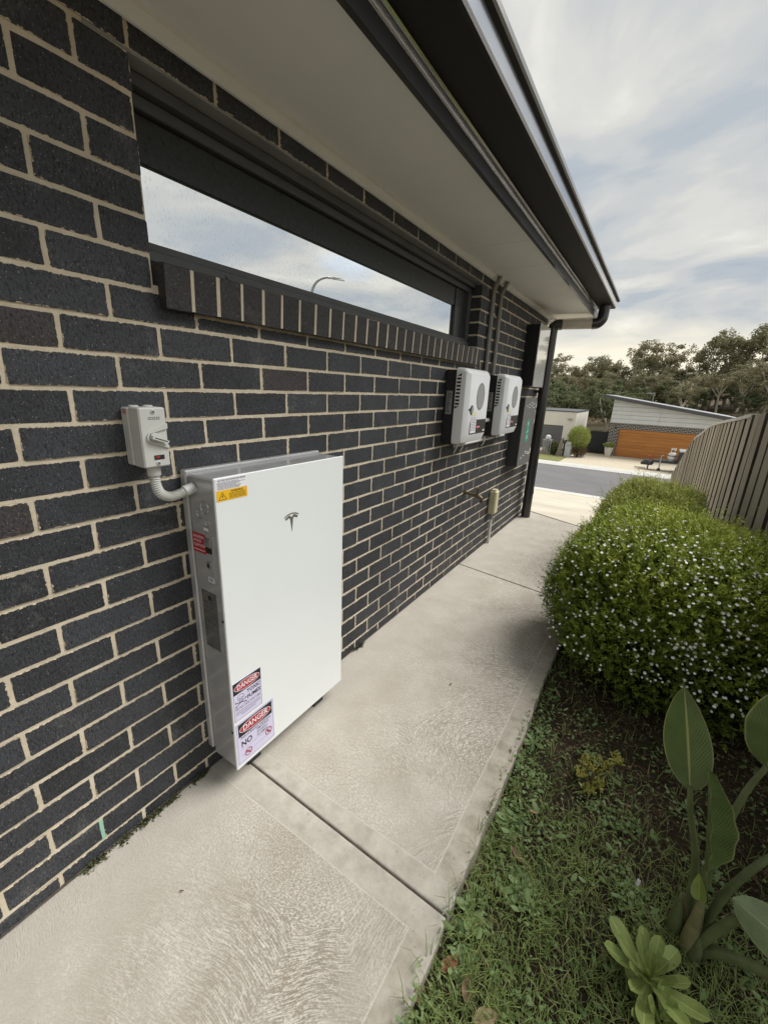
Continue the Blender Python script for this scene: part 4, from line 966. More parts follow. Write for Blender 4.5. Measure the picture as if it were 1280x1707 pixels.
# ------------------------------------------------------------------ two inverters
def inverter(y0, w, label):
    t = thing('solar_inverter', label, 'inverter', (0.08, y0+w/2, 1.11), 'inverters on the brick wall')
    y1 = y0+w; z0, z1 = 1.112, 1.60
    mb = MB(); mb.cbox(0.0005, 0.085, y0+0.012, y1-0.012, z0-0.008, z1-0.012, 0.006); mb.build('heat_sink', 'inverter_black', t)
    # white cover: skirt then chamfer to the front face; left flank slants outwards to the top
    X0, X1, X2 = 0.086, 0.128, 0.170
    def rr_poly(ya, yb, za, zb, r, n=5):
        out = []
        for cx, cz_, a0 in ((yb-r, zb-r, 0), (ya+r, zb-r, 90), (ya+r, za+r, 180), (yb-r, za+r, 270)):
            for k in range(n+1): a = R(a0+90*k/n); out.append((cx+r*math.cos(a), cz_+r*math.sin(a)))
        return out
    A = rr_poly(y0-0.004, y1+0.004, z0-0.002, z1+0.002, 0.026); B = rr_poly(y0, y1, z0, z1, 0.028); C_ = rr_poly(y0+0.006, y1-0.006, z0+0.008, z1-0.006, 0.03)
    Dp = rr_poly(y0+0.042, y1-0.034, z0+0.060, z1-0.034, 0.012)
    v = [(X0, *q) for q in A] + [(X1, *q) for q in B] + [(X1+0.020, *q) for q in C_] + [(X2, *q) for q in Dp]; n = len(A)
    f = [tuple(range(n)), tuple(range(3*n, 4*n))] + [(k*n+i, k*n+(i+1) % n, (k+1)*n+(i+1) % n, (k+1)*n+i) for k in range(3) for i in range(n)]
    mb = MB(); mb.add(v, f); cov = mb.build('cover', 'inverter_white', t, smooth=True)
    # vent slots in the flank
    for k in range(10):
        z = 1.555-0.0225*k; xa = 0.104-0.0018*k*0.2; yl = y0-0.0046
        mb = MB()
        if k in (0, 9): mb.prism([(xa-0.012, z-0.006), (xa+0.016, z-0.006), (xa+0.016, z+0.010)] if k == 0 else [(xa-0.012, z+0.007), (xa+0.016, z+0.007), (xa-0.012, z-0.010)], yl, yl+0.0035, 'y')
        else: mb.box(xa-0.012, xa+0.016, yl, yl+0.0035, z-0.006, z+0.006)
        mb.build('vent_slot', 'inverter_black', cov)
    XF = X2+0.0002
    mb = MB(); faceellipse(mb, (y0+y1)/2+0.028, 1.425, 0.070, 0.088, XF, 'x', 0.0012, 36); e = mb.build('speaker_oval', 'mesh_grey', cov)
    mb = MB(); outline(mb, [((y0+y1)/2+0.028+0.071*math.cos(2*math.pi*k/36), 1.425+0.089*math.sin(2*math.pi*k/36)) for k in range(36)], 0.05, XF+0.0013, 0.0008); mb.build('oval_rim', 'cabinet_grey', e)
    mb = MB(); mb.prism([(y0+0.038, 1.340), (y0+0.075, 1.352), (y0+0.075, 1.326)], XF, XF+0.001, 'x'); mb.build('pointer', 'inverter_black', cov)
    mb = MB(); faceellipse(mb, y0+0.100, 1.336, 0.030, 0.032, XF, 'x', 0.0012, 28); dial = mb.build('status_dial', 'inverter_black', cov)
    mb = MB(); faceellipse(mb, y0+0.108, 1.336, 0.017, 0.024, XF+0.0014, 'x', 0.0006, 24); mb.build('dial_face', 'mesh_grey', dial)
    # label field
    py0, py1, pz0, pz1 = y0+0.090, y1-0.036, z0+0.062, z0+0.158
    mb = MB(); mb.prism([(py0, pz0), (py1, pz0), (py1, pz1), (py0+0.02, pz1), (py0, pz1-0.02)], XF, XF+0.0008, 'x'); lf = mb.build('label_field', 'cabinet_dark', cov)
    mb = MB(); facerect(mb, py0+0.012, py0+0.112, pz0+0.008, pz0+0.118, XF+0.0010); ws = mb.build('white_sticker', 'print_white', cov)
    mb = MB(); facerect(mb, py0+0.022, py0+0.100, pz0+0.122, pz0+0.150, XF+0.0010); mb.build('yellow_sticker', 'sticker_yellow', cov)
    mb = MB(); rr = random.Random(int(y0*100))
    for k in range(9):
        z = pz0+0.108-0.0105*k; y = py0+0.018
        while y < py0+0.104: q = rr.uniform(0.005, 0.02); mb.box(XF+0.0017, XF+0.0019, y, min(y+q, py0+0.106), z, z+0.004); y += q+0.004
    mb.build('print', 'print_grey', ws)
    mb = MB(); faceellipse(mb, py0+0.158, pz0+0.045, 0.036, 0.010, XF+0.0009, 'x', 0.0006, 20); rl = mb.build('red_badge', 'print_red', cov)
    mb = MB(); facerect(mb, py0+0.135, py0+0.185, pz0+0.043, pz0+0.047, XF+0.0016, 'x', 0.0002); mb.build('print', 'print_white', rl)
    mb = MB(); facerect(mb, py1-0.05, py1-0.012, pz0+0.012, pz0+0.022, XF+0.0009); mb.build('print', 'print_white', cov)
    # type plate on the black side
    mb = MB(); facerect(mb, 0.020, 0.062, 1.305, 1.455, y0+0.0118, 'y-', 0.0006); tp = mb.build('type_plate', 'mesh_grey', t)
    mb = MB(); z = 1.445
    while z > 1.315: mb.box(0.024, 0.024+rr.uniform(0.015, 0.034), y0+0.0105, y0+0.0111, z, z+0.004); z -= 0.0085
    mb.build('print', 'cabinet_dark', tp)
    mb = MB(); mb.lathe((0.036, y0+0.012, 1.515), [(0.011, 0), (0.011, -0.003), (0.006, -0.004)], 18, 'y'); mb.build('cable_plug', 'box_black', t)
    mb = MB(); mb.cbox(0.070, 0.084, y0+0.0035, y0+0.0115, 1.35, 1.43, 0.002); mb.build('side_catch', 'inverter_black', t)
    return t
inverter(2.585, 0.43, 'white solar inverter nearest the battery cabinet, left of the pair')
inverter(3.395, 0.455, 'white solar inverter farther from the battery, right of the pair')
# cabling under and between the inverters
cb = thing('inverter_cable', 'white conduit and short cables linking the two inverters', 'cable', (0.05, 3.2, 1.1))
mb = MB(); mb.tube([(0.045, 3.00, 1.235), (0.045, 3.40, 1.235)], 0.016, 12); mb.build('link_pipe', 'pvc_white', cb, smooth=True)
mb = MB(); mb.tube([(0.045, 3.14, 1.235), (0.045, 3.19, 1.235)], 0.021, 12); mb.build('coupling', 'pvc_white', cb, smooth=True)
mb = MB(); mb.tube([(0.02, 2.80, 1.072), (0.02, 3.95, 1.072)], 0.012, 10); mb.build('lower_pipe', 'pvc_white', cb, smooth=True)
for y in (2.78, 2.90, 3.36, 3.62):
    mb = MB(); mb.tube(bezier([(0.04, y, 1.105), (0.045, y+0.005, 1.07), (0.03, y+0.01, 1.035), (0.015, y+0.03, 1.02)], 5), 0.005, 8); mb.build('lead', 'pvc_white' if y < 3.5 else 'brass_old', cb, smooth=True)

# conduits up the wall into the eave
for y, lab in ((3.292, 'grey wall conduit left of the pair beside the window'), (3.470, 'grey wall conduit right of the pair, farther from the window')):
    t = thing('wall_conduit', lab, 'conduit', (0.02, y, 1.60), 'conduits rising to the eave')
    mb = MB(); mb.tube(bezier([(0.0165, y, 1.585), (0.0165, y, 1.9), (0.0165, y, 2.15), (0.0175, y+0.004, 2.19), (0.045, y+0.012, 2.262), (0.052, y+0.014, 2.286)], 8), 0.0158, 14); mb.build('tube', 'conduit_grey', t, smooth=True)
    mb = MB(); mb.tube([(0.0165, y, 2.045), (0.0165, y, 2.085)], 0.0178, 14); mb.build('joiner', 'conduit_grey', t, smooth=True)
    mb = MB(); mb.tube([(0.051, y+0.0138, 2.279), (0.052, y+0.014, 2.2875)], 0.022, 14); mb.build('flange', 'bead_paint', t)
mb = MB(); mb.cbox(0.0005, 0.010, 3.36, 3.40, 2.02, 2.045, 0.002); o = mb.build('saddle_clip', 'conduit_grey', bpy.data.objects['wall_conduit'])

# ------------------------------------------------------------------ grey cabinet with green marking, and the box above it
gc = thing('grey_cabinet', 'slim dark grey wall cabinet with green oval and white slots', 'cabinet', (0.06, 4.42, 0.735))
mb = MB(); mb.cbox(0.0005, 0.112, 4.205, 4.645, 0.738, 1.415, 0.004); mb.build('case', 'cabinet_dark', gc)
mb = MB(); mb.cbox(0.1122, 0.120, 4.200, 4.650, 0.735, 1.42, 0.003); gd = mb.build('door', 'cabinet_grey', gc)
for k, (u, z) in enumerate([(0.09, 1.335), (0.17, 1.352), (0.25, 1.368), (0.17, 1.318), (0.25, 1.335), (0.33, 1.352), (0.33, 1.318)] + [(0.09, 0.815), (0.17, 0.832), (0.25, 0.849), (0.24, 0.868), (0.32, 0.855), (0.33, 0.835), (0.38, 0.838)]):
    mb = MB(); mb.box(0.1201, 0.1208, 4.2+u, 4.2+u+0.045, z, z+0.008); mb.build('slot', 'print_white', gd)
mb = MB(); mb.prism([(4.425+0.055*math.cos(a), 1.09+(0.085 if math.sin(a) > 0 else -0.085)+0.035*math.sin(a)) for a in np.linspace(0, 2*math.pi, 33)[:-1]], 0.1201, 0.1209, 'x'); gs = mb.build('green_oval', 'sign_green', gd)
lettering('symbol', 'R', (0.1211, 4.425, 1.16), 0.055, 'print_white', gs, 'x', 'CENTER', 0.01, 1.0)
mb = MB(); outline(mb, [(4.425+0.026*math.cos(2*math.pi*k/16), 1.025+0.018*math.sin(2*math.pi*k/16)) for k in range(16)], 0.3, 0.1211); fpoly(mb, [(4.40, 1.07), (4.45, 1.085), (4.45, 1.092), (4.40, 1.077)], 0.1211); mb.build('symbol_mark', 'print_white', gs)
mb = MB(); mb.box(0.1201, 0.1206, 4.38, 4.47, 1.262, 1.265); mb.build('print', 'mesh_grey', gd)
wb = thing('wall_box', 'black box with glossy white front above the grey cabinet', 'box', (0.06, 4.55, 1.52))
mb = MB(); mb.cbox(0.0005, 0.122, 4.365, 4.755, 1.535, 2.10, 0.003); mb.build('case', 'box_black', wb)
mb = MB(); mb.cbox(0.1222, 0.132, 4.36, 4.76, 1.525, 2.108, 0.002); mb.build('front', 'box_gloss_white', wb)

# ------------------------------------------------------------------ tap and cream meter cover
tp = thing('garden_tap', 'weathered brass garden tap on the lower brick wall', 'tap', (0.05, 3.14, 0.62))
mb = MB(); mb.tube([(0.0005, 3.14, 0.655), (0.012, 3.14, 0.655)], 0.020, 14); mb.tube([(0.012, 3.14, 0.655), (0.115, 3.145, 0.640)], 0.0115, 12); mb.build('pipe', 'brass_old', tp, smooth=True)
mb = MB(); mb.tube(bezier([(0.085, 3.144, 0.645), (0.125, 3.147, 0.638), (0.148, 3.149, 0.620), (0.150, 3.15, 0.590)], 6), [0.016]*12+[0.0135]*7, 12); mb.build('spout', 'brass_old', tp, smooth=True)
mb = MB(); mb.tube([(0.112, 3.146, 0.640), (0.112, 3.146, 0.700)], 0.009, 10); mb.tube([(0.082, 3.136, 0.702), (0.142, 3.156, 0.702)], 0.008, 10); mb.build('handle', 'brass_old', tp, smooth=True)
mc = thing('meter_cover', 'ribbed cream plastic gas fitting cover with white pipe to the ground', 'cover', (0.04, 3.84, 0.0))
mb = MB(); mb.cbox(0.0005, 0.070, 3.795, 3.895, 0.315, 0.545, 0.010); cv = mb.build('cover', 'cream_plastic', mc)
for k in range(13): MB().box(0.010, 0.062, 3.7925, 3.797, 0.335+0.0152*k, 0.342+0.0152*k).build('rib', 'cream_plastic', cv)
mb = MB(); mb.cbox(0.012, 0.058, 3.81, 3.88, 0.5455, 0.558, 0.004); mb.build('cap', 'cream_plastic', mc)
mb = MB(); mb.tube([(0.030, 3.845, 0.316), (0.030, 3.845, 0.255)], 0.017, 12); mb.build('union', 'conduit_grey', mc, smooth=True)
mb = MB(); mb.tube([(0.030, 3.845, 0.256), (0.030, 3.845, 0.0)], 0.0145, 12); mb.build('pipe', 'pvc_white', mc, smooth=True)

# ------------------------------------------------------------------ paling fence
FX = 1.93
fence = thing('paling_fence', 'weathered grey timber paling fence curving down towards the street', 'fence', (FX, 7.0, -0.3))
FT = [(0.0, 1.47), (3.0, 1.43), (4.3, 1.39), (5.0, 1.335), (5.6, 1.285), (6.9, 1.19), (7.6, 1.13), (8.2, 1.06), (8.8, 0.945), (9.9, 0.78), (10.9, 0.585), (12.5, 0.10), (14.0, -0.38), (15.3, -0.78)]
def ftop(y):
    for (a, za), (b, zb) in zip(FT, FT[1:]):
        if y <= b: return za+(zb-za)*(y-a)/(b-a)
    return FT[-1][1]
def fbase(y): return (-0.05 if y < 5.3 else gz(FX, y)+0.02)
P_ = 0.288; k = 0; y = 1.2
while y < 15.2:
    w = 0.205 + random.uniform(-0.012, 0.012); za = ftop(y); zb = ftop(y+w); tl = random.gauss(0, 0.004)
    cap_zone = 5.0 < y < 9.6
    ex = -0.012 if cap_zone else random.uniform(-0.004, 0.022)
    mb = MB(); b0, b1 = fbase(y), fbase(y+w)
    v = [(FX, y, b0), (FX, y+w, b1), (FX+tl, y+w, zb+ex), (FX+tl, y, za+ex), (FX+0.026, y, b0), (FX+0.026, y+w, b1), (FX+0.026+tl, y+w, zb+ex), (FX+0.026+tl, y, za+ex)]
    mb.add(v, [(0, 1, 2, 3), (7, 6, 5, 4), (0, 4, 5, 1), (1, 5, 6, 2), (2, 6, 7, 3), (3, 7, 4, 0)]); po = mb.build('paling', 'paling_wood', fence)
    po.data.materials.append(MATS['paling_edge_shade'])
    for pg in po.data.polygons:
        if abs(pg.normal.y) > 0.7: pg.material_index = 1  # side edges get the painted gap shade
    ya, yb = y+w-0.03, y+P_+0.03; za, zb = ftop(ya)-0.02, ftop(yb)-0.02
    mb = MB(); b0, b1 = fbase(ya), fbase(yb); X0 = FX+0.062; X1 = FX+0.079
    mb.add([(X0, ya, b0), (X0, yb, b1), (X0, yb, zb), (X0, ya, za), (X1, ya, b0), (X1, yb, b1), (X1, yb, zb), (X1, ya, za)], [(0, 1, 2, 3), (7, 6, 5, 4), (0, 4, 5, 1), (1, 5, 6, 2), (2, 6, 7, 3), (3, 7, 4, 0)]); mb.build('back_paling', 'paling_brown', fence)
    y += P_; k += 1
# rails and curved capping
for off in (0.32, 1.05):
    mb = MB(); yy = [1.2+0.7*i for i in range(20)]
    for a, b in zip(yy, yy[1:]):
        za, zb = max(ftop(a)-off, fbase(a)+0.1), max(ftop(b)-off, fbase(b)+0.1)
        mb.add([(FX+0.0265, a, za-0.04), (FX+0.0265, b, zb-0.04), (FX+0.0265, b, zb+0.04), (FX+0.0265, a, za+0.04), (FX+0.0615, a, za-0.04), (FX+0.0615, b, zb-0.04), (FX+0.0615, b, zb+0.04), (FX+0.0615, a, za+0.04)], [(0, 1, 2, 3), (7, 6, 5, 4), (0, 4, 5, 1), (1, 5, 6, 2), (2, 6, 7, 3), (3, 7, 4, 0)])
    mb.build('rail', 'paling_brown', fence)
mb = MB(); n = 36; yy = [4.95+(10.3-4.95)*i/n for i in range(n+1)]; v = []; f = []
for i, a in enumerate(yy):
    z = ftop(a)-0.006
    v += [(FX-0.012, a, z), (FX+0.135, a, z), (FX+0.135, a, z+0.032), (FX-0.012, a, z+0.032)]
for i in range(n):
    for q in range(4): f.append((i*4+q, i*4+(q+1) % 4, (i+1)*4+(q+1) % 4, (i+1)*4+q))
f += [(0, 1, 2, 3), (n*4+3, n*4+2, n*4+1, n*4)]
mb.add(v, f); mb.build('capping', 'cap_wood', fence)

# ------------------------------------------------------------------ foliage builders
def rand_dirs(n):
    v = rng.normal(size=(n, 3)); return v/np.linalg.norm(v, axis=1, keepdims=True)
def leaf_quads(base, d, side, L_, W_):
    """diamond leaves: base points, directions, side vectors"""
    tip = base+d*L_[:, None]; m = base+d*(L_*0.55)[:, None]; nrm = np.cross(d, side)
    a = m+side*W_[:, None]+nrm*(W_*0.25)[:, None]; b = m-side*W_[:, None]+nrm*(W_*0.25)[:, None]
    n = len(base); V = np.stack([base, a, tip, b], 1).reshape(-1, 3); F = np.arange(4*n).reshape(n, 4)
    return V, F
def norm(v): return v/np.maximum(1e-9, np.linalg.norm(v, axis=1, keepdims=True))

def hedge(name, label, centre, rad, nsprig, mat, flower_n, seed, flat=2.6, zfloor=-0.03):
    global rng
    rng = np.random.default_rng(seed)
    t = thing(name, label, 'bush', (centre[0], centre[1], zfloor))
    c = np.array(centre); r = np.array(rad)
    # lumpy super-ellipsoid
    lob = rand_dirs(46); la = rng.uniform(-0.15, 0.15, 46)
    def surf(d):
        e = (np.abs(d)**flat).sum(1)**(-1.0/flat)
        bump = 1+(la[None, :]*np.exp(-16*(1-np.clip(d@lob.T, -1, 1)))).sum(1)
        return d*(e*bump)[:, None]*r
    # core
    nu, nv = 28, 16; D_ = []
    for j in range(nv+1):
        ph = math.pi*(j/nv-0.5)
        for i in range(nu):
            th = 2*math.pi*i/nu; D_.append((math.cos(ph)*math.cos(th), math.cos(ph)*math.sin(th), math.sin(ph)))
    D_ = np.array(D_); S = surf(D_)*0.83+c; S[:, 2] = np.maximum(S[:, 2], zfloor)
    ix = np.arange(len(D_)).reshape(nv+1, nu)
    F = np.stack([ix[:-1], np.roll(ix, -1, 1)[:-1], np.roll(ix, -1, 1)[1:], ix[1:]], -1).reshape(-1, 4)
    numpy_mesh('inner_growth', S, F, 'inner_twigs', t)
    # sprigs
    d = rand_dirs(nsprig*2); keep = rng.uniform(size=len(d)) < np.clip(0.55+0.6*d[:, 2], 0.25, 1); d = d[keep][:nsprig]
    depth = 1-np.abs(rng.normal(0, 0.08, len(d)))+np.where(rng.uniform(size=len(d)) < 0.05, rng.uniform(0, 0.09, len(d)), 0); P = surf(d)*depth[:, None]+c
    ok = P[:, 2] > zfloor+0.02; P, d, depth = P[ok], d[ok], depth[ok]; ns = len(P)
    out = norm(d/r*r.mean()); ax = norm(out*0.75+np.array([0, 0, 0.75])+rng.normal(0, 0.45, (ns, 3)))
    SL = rng.uniform(0.035, 0.085, ns); lg = rng.uniform(size=ns) < 0.08; SL[lg] *= rng.uniform(1.5, 2.6, lg.sum())
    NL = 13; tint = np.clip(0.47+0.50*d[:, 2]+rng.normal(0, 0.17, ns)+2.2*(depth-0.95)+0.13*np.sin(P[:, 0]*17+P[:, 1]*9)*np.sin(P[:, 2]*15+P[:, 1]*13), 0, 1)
    k = np.arange(NL); tpar = (k+0.5)/NL
    base = (P[:, None, :]+ax[:, None, :]*(SL[:, None]*tpar[None, :])[:, :, None]).reshape(-1, 3)
    axr = np.repeat(ax, NL, 0); rnd = rng.normal(size=axr.shape); side = norm(np.cross(axr, rnd)); perp = norm(np.cross(side, axr))
    ld = norm(axr*0.75+perp*0.85); LL = rng.uniform(0.014, 0.026, len(base))*np.tile(np.where(tpar > 0.8, 0.75, 1.0), ns); WW = LL*rng.uniform(0.12, 0.19, len(base))
    V, F = leaf_quads(base, ld, side, LL, WW)
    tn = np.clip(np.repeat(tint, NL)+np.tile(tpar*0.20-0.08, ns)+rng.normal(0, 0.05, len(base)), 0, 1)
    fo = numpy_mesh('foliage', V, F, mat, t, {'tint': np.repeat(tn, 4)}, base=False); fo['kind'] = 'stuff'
    # stems
    m = ns//3; st = P[:m]-ax[:m]*0.03; en = P[:m]+ax[:m]*SL[:m, None]; sd_ = norm(np.cross(ax[:m], rng.normal(size=(m, 3))))*0.0007
    V = np.stack([st-sd_, st+sd_, en+sd_*0.5, en-sd_*0.5], 1).reshape(-1, 3)
    so = numpy_mesh('twigs', V, np.arange(4*m).reshape(m, 4), 'twig', t, base=False); so['kind'] = 'stuff'
    # small white five-petalled flowers, in loose clusters
    if flower_n:
        dd = rand_dirs(flower_n*3); sel = (dd[:, 2] > -0.35); dd = dd[sel]
        cl = rand_dirs(60); den = np.exp(-18*(1-np.clip(dd@cl.T, -1, 1))).sum(1); dd = dd[np.argsort(-(0.26*den+rng.uniform(0, 1.2, len(den))))[:flower_n]]
        P = surf(dd)*(1.02+rng.uniform(0.0, 0.07, len(dd)))[:, None]+c; P = P[P[:, 2] > 0.05]; dd = dd[:len(P)]
        nf = len(P); up = norm(norm(P-c)*0.7+np.array([0, -0.15, 0.75])+rng.normal(0, 0.35, (nf, 3)))
        s1 = norm(np.cross(up, rng.normal(size=(nf, 3)))); s2 = np.cross(up, s1); rad_ = rng.uniform(0.0052, 0.0088, nf)
        VV = []; FF = []
        for q in range(5):
            a = 2*math.pi*q/5; e1 = s1*math.cos(a)+s2*math.sin(a); e2 = -s1*math.sin(a)+s2*math.cos(a)
            VV.append(np.stack([P, P+e1*(rad_*0.6)[:, None]+e2*(rad_*0.42)[:, None]+up*0.0008, P+e1*rad_[:, None]+up*0.001, P+e1*(rad_*0.6)[:, None]-e2*(rad_*0.42)[:, None]+up*0.0008], 1).reshape(-1, 3))
        V = np.concatenate(VV); fl = numpy_mesh('flowers', V, np.arange(len(V)).reshape(-1, 4), 'white_petal', t, base=False); fl['kind'] = 'stuff'
    # short trunk
    mb = MB(); mb.tube([(c[0], c[1], zfloor-0.05), (c[0]+0.03, c[1], c[2])], [0.03, 0.02], 10); mb.build('trunk', 'twig', t)
    return t
hedge('flowering_bush', 'big rounded green bush dotted with tiny white flowers', (1.49, 2.68, 0.33), (0.60, 0.67, 0.45), 16000, 'hedge_leaf', 2300, 21, 2.5)
hedge('clipped_bush', 'smaller clipped olive-green bush behind the white-flowered bush', (1.33, 4.12, 0.30), (0.40, 0.58, 0.42), 9000, 'hedge_leaf_olive', 160, 22, 2.3)

# ------------------------------------------------------------------ ground cover in the bed
rng = np.random.default_rng(5)
def bed_points(n, dens):
    P = np.stack([rng.uniform(0.966, 1.92, n*4), rng.uniform(0.15, 2.4, n*4)], 1)
    k = rng.uniform(size=len(P)) < dens(P[:, 0], P[:, 1]); P = P[k][:n]
    kk = (P[:, 0] > 0.988) | (rng.uniform(size=len(P)) < 0.3); P = P[kk]
    z = np.where(P[:, 0] < 0.986, 0.001, bedz(P[:, 0], P[:, 1])); return np.column_stack([P, z])
def dens_grass(x, y):
    d = 0.95*np.exp(-np.clip(y-0.98, 0, 9)**2/0.13)*np.exp(-np.clip(x-1.45, 0, 9)**2/0.25)
    patch = 0.5+0.5*np.sin(x*19+y*7)*np.sin(y*15-x*5+2)
    return np.clip(d*(0.35+0.8*patch)+0.10*np.exp(-((x-1.0)/0.06)**2)+0.06, 0, 1)
P = bed_points(12000, dens_grass); n = len(P)
a = rng.uniform(0, 2*math.pi, n); hdir = np.stack([np.cos(a), np.sin(a), np.zeros(n)], 1); sd_ = np.stack([-np.sin(a), np.cos(a), np.zeros(n)], 1)
Lg = rng.uniform(0.025, 0.075, n); lean = rng.uniform(0.25, 1.1, n); wg = rng.uniform(0.0008, 0.0017, n)
p1 = P+(hdir*(Lg*0.45*lean)[:, None])+np.array([0, 0, 1])*(Lg*0.55)[:, None]; p2 = P+hdir*(Lg*(0.5+0.5*lean))[:, None]+np.array([0, 0, 1])*(Lg*(0.85-0.5*lean*0.8))[:, None]
V = np.stack([P-sd_*wg[:, None], P+sd_*wg[:, None], p1+sd_*wg[:, None]*0.8, p1-sd_*wg[:, None]*0.8, p2+sd_*wg[:, None]*0.15, p2-sd_*wg[:, None]*0.15], 1).reshape(-1, 3)
b = np.arange(n)*6; F = np.concatenate([np.stack([b, b+1, b+2, b+3], 1), np.stack([b+3, b+2, b+4, b+5], 1)])
o = numpy_mesh('grass', V, F, 'grass_blade', None, {'tint': np.repeat(np.clip(rng.normal(0.45, 0.25, n), 0, 1), 6)}); tag(o, 'short mixed green grass growing in the garden bed', 'grass', kind='stuff')
# broad little weed leaves (clover and plantain) lying low
def dens_weed(x, y):
    d = 0.8*np.exp(-np.clip(y-1.3, 0, 9)**2/0.30)
    patch = np.clip(np.sin(x*13+y*17+1)*np.sin(y*11-x*8), 0, 1)
    return np.clip(d*(0.08+0.75*patch)+0.28*np.exp(-((x-1.02)/0.05)**2)*np.exp(-np.clip(y-1.9, 0, 9)**2/0.1), 0, 1)
P = bed_points(7800, dens_weed); n = len(P); P[:, 2] += rng.uniform(0.004, 0.030, n)
a = rng.uniform(0, 2*math.pi, n); d = norm(np.stack([np.cos(a), np.sin(a), rng.uniform(-0.1, 0.6, n)], 1)); s_ = norm(np.cross(d, np.array([0, 0, 1.0])+rng.normal(0, 0.3, (n, 3))))
LL = rng.uniform(0.007, 0.017, n); big = rng.uniform(size=n) < 0.14; LL[big] *= rng.uniform(1.6, 3.0, big.sum()); WW = LL*rng.uniform(0.30, 0.5, n); WW[big] *= 0.5
nr = np.cross(d, s_); e = lambda t_, w_, h_: P+d*(LL*t_)[:, None]+s_*(WW*w_)[:, None]+nr*(LL*h_)[:, None]
V = np.stack([P, e(.3, .8, .06), e(.65, .9, .08), e(1, 0, -.05), e(.65, -.9, .08), e(.3, -.8, .06)], 1).reshape(-1, 3); b = np.arange(n)*6
F = np.concatenate([np.stack([b, b+1, b+2, b+3], 1), np.stack([b, b+3, b+4, b+5], 1)])
o = numpy_mesh('ground_cover', V, F, 'weed_leaf', None, {'tint': np.repeat(rng.uniform(0, 1, n), 6)}); tag(o, 'low clover-like weeds spread over the bed soil', 'weeds', kind='stuff')
# bark litter and straw on the soil
P = bed_points(5200, lambda x, y: np.clip(0.35+0.4*np.clip(y-0.9, 0, 1), 0, 1)); P[:, 2] += rng.uniform(0.0, 0.006, len(P)); n = len(P)
a = rng.uniform(0, 2*math.pi, n); d = norm(np.stack([np.cos(a), np.sin(a), rng.normal(0, 0.2, n)], 1)); s_ = norm(np.cross(d, np.array([0, 0, 1.0])+rng.normal(0, 0.3, (n, 3))))
LL = rng.uniform(0.005, 0.022, n); WW = LL*rng.uniform(0.10, 0.35, n); V, F = leaf_quads(P, d, s_, LL, WW)
o = numpy_mesh('leaf_litter', V, F, 'litter', None, {'tint': np.repeat(rng.uniform(0, 1, n)**1.6, 4)}); tag(o, 'brown bark and leaf litter over the bed soil', 'litter', kind='stuff')
P = bed_points(900, lambda x, y: np.clip(0.2+0.8*(x-1.2), 0.05, 1)); P[:, 2] += rng.uniform(0.004, 0.02, len(P)); n = len(P)
a = rng.uniform(0, 2*math.pi, n); d = norm(np.stack([np.cos(a), np.sin(a), rng.normal(0.1, 0.2, n)], 1)); s_ = norm(np.cross(d, np.array([[0, 0, 1.0]]*n)))
LL = rng.uniform(0.04, 0.12, n); V, F = leaf_quads(P, d, s_, LL, np.full(n, 0.0007))
o = numpy_mesh('dry_grass', V, F, 'straw', None, {'tint': np.repeat(rng.uniform(0, 1, n), 4)}); tag(o, 'dry straw-coloured grass stems tangled over the bed', 'dry grass', kind='stuff')

# rosette weeds along the path edge
def rosette(x, y, n, ln, seed, label):
    rr = random.Random(seed); z = float(bedz(x, y)); t = thing('rosette_weed', label, 'weed', (x, y, z), 'leafy weeds along the path edge')
    for k in range(n):
        a = 2*math.pi*k/n+rr.uniform(-.3, .3); l_ = ln*rr.uniform(.6, 1.1); w = l_*rr.uniform(.14, .2); el = rr.uniform(.15, .75)
        d = Vector((math.cos(a)*math.cos(el), math.sin(a)*math.cos(el), math.sin(el))); s_ = Vector((-math.sin(a), math.cos(a), 0)); up = s_.cross(d)*-1
        prof = [(0.0, .12), (.25, .45), (.55, 1.0), (.8, .8), (1.0, .05)]; v = []
        for tt, ww in prof:
            c = Vector((x, y, z))+d*l_*tt-Vector((0, 0, 1))*l_*.35*tt*tt+Vector((0, 0, .004))
            v += [c+s_*w*ww, c-Vector((0, 0, .15*w*ww)), c-s_*w*ww]
        f = []
        for i in range(4): f += [(i*3, i*3+1, i*3+4, i*3+3), (i*3+1, i*3+2, i*3+5, i*3+4)]
        mb = MB(); mb.add(v, f); o = mb.build('leaf', 'weed_leaf', t, recalc=False, smooth=True)
        at = o.data.attributes.new('tint', 'FLOAT', 'POINT'); at.data.foreach_set('value', [rr.random()]*len(v))
for x, y, n, l_, lab in [(1.03, 1.62, 9, 0.07, 'leafy weed farthest along the path edge near the bush'), (1.05, 1.22, 10, 0.085, 'leafy green weed by the path edge left of the yellow succulent'),
                         (1.03, 0.86, 8, 0.07, 'leafy weed at the path edge beside the slab joint'), (1.14, 1.00, 11, 0.08, 'broad leafy weed in the grass between path and strelitzia'), (1.06, 0.74, 8, 0.06, 'small leafy weed just below the slab joint')]:
    rosette(x, y, n, l_, int(x*1000+y*77), lab)

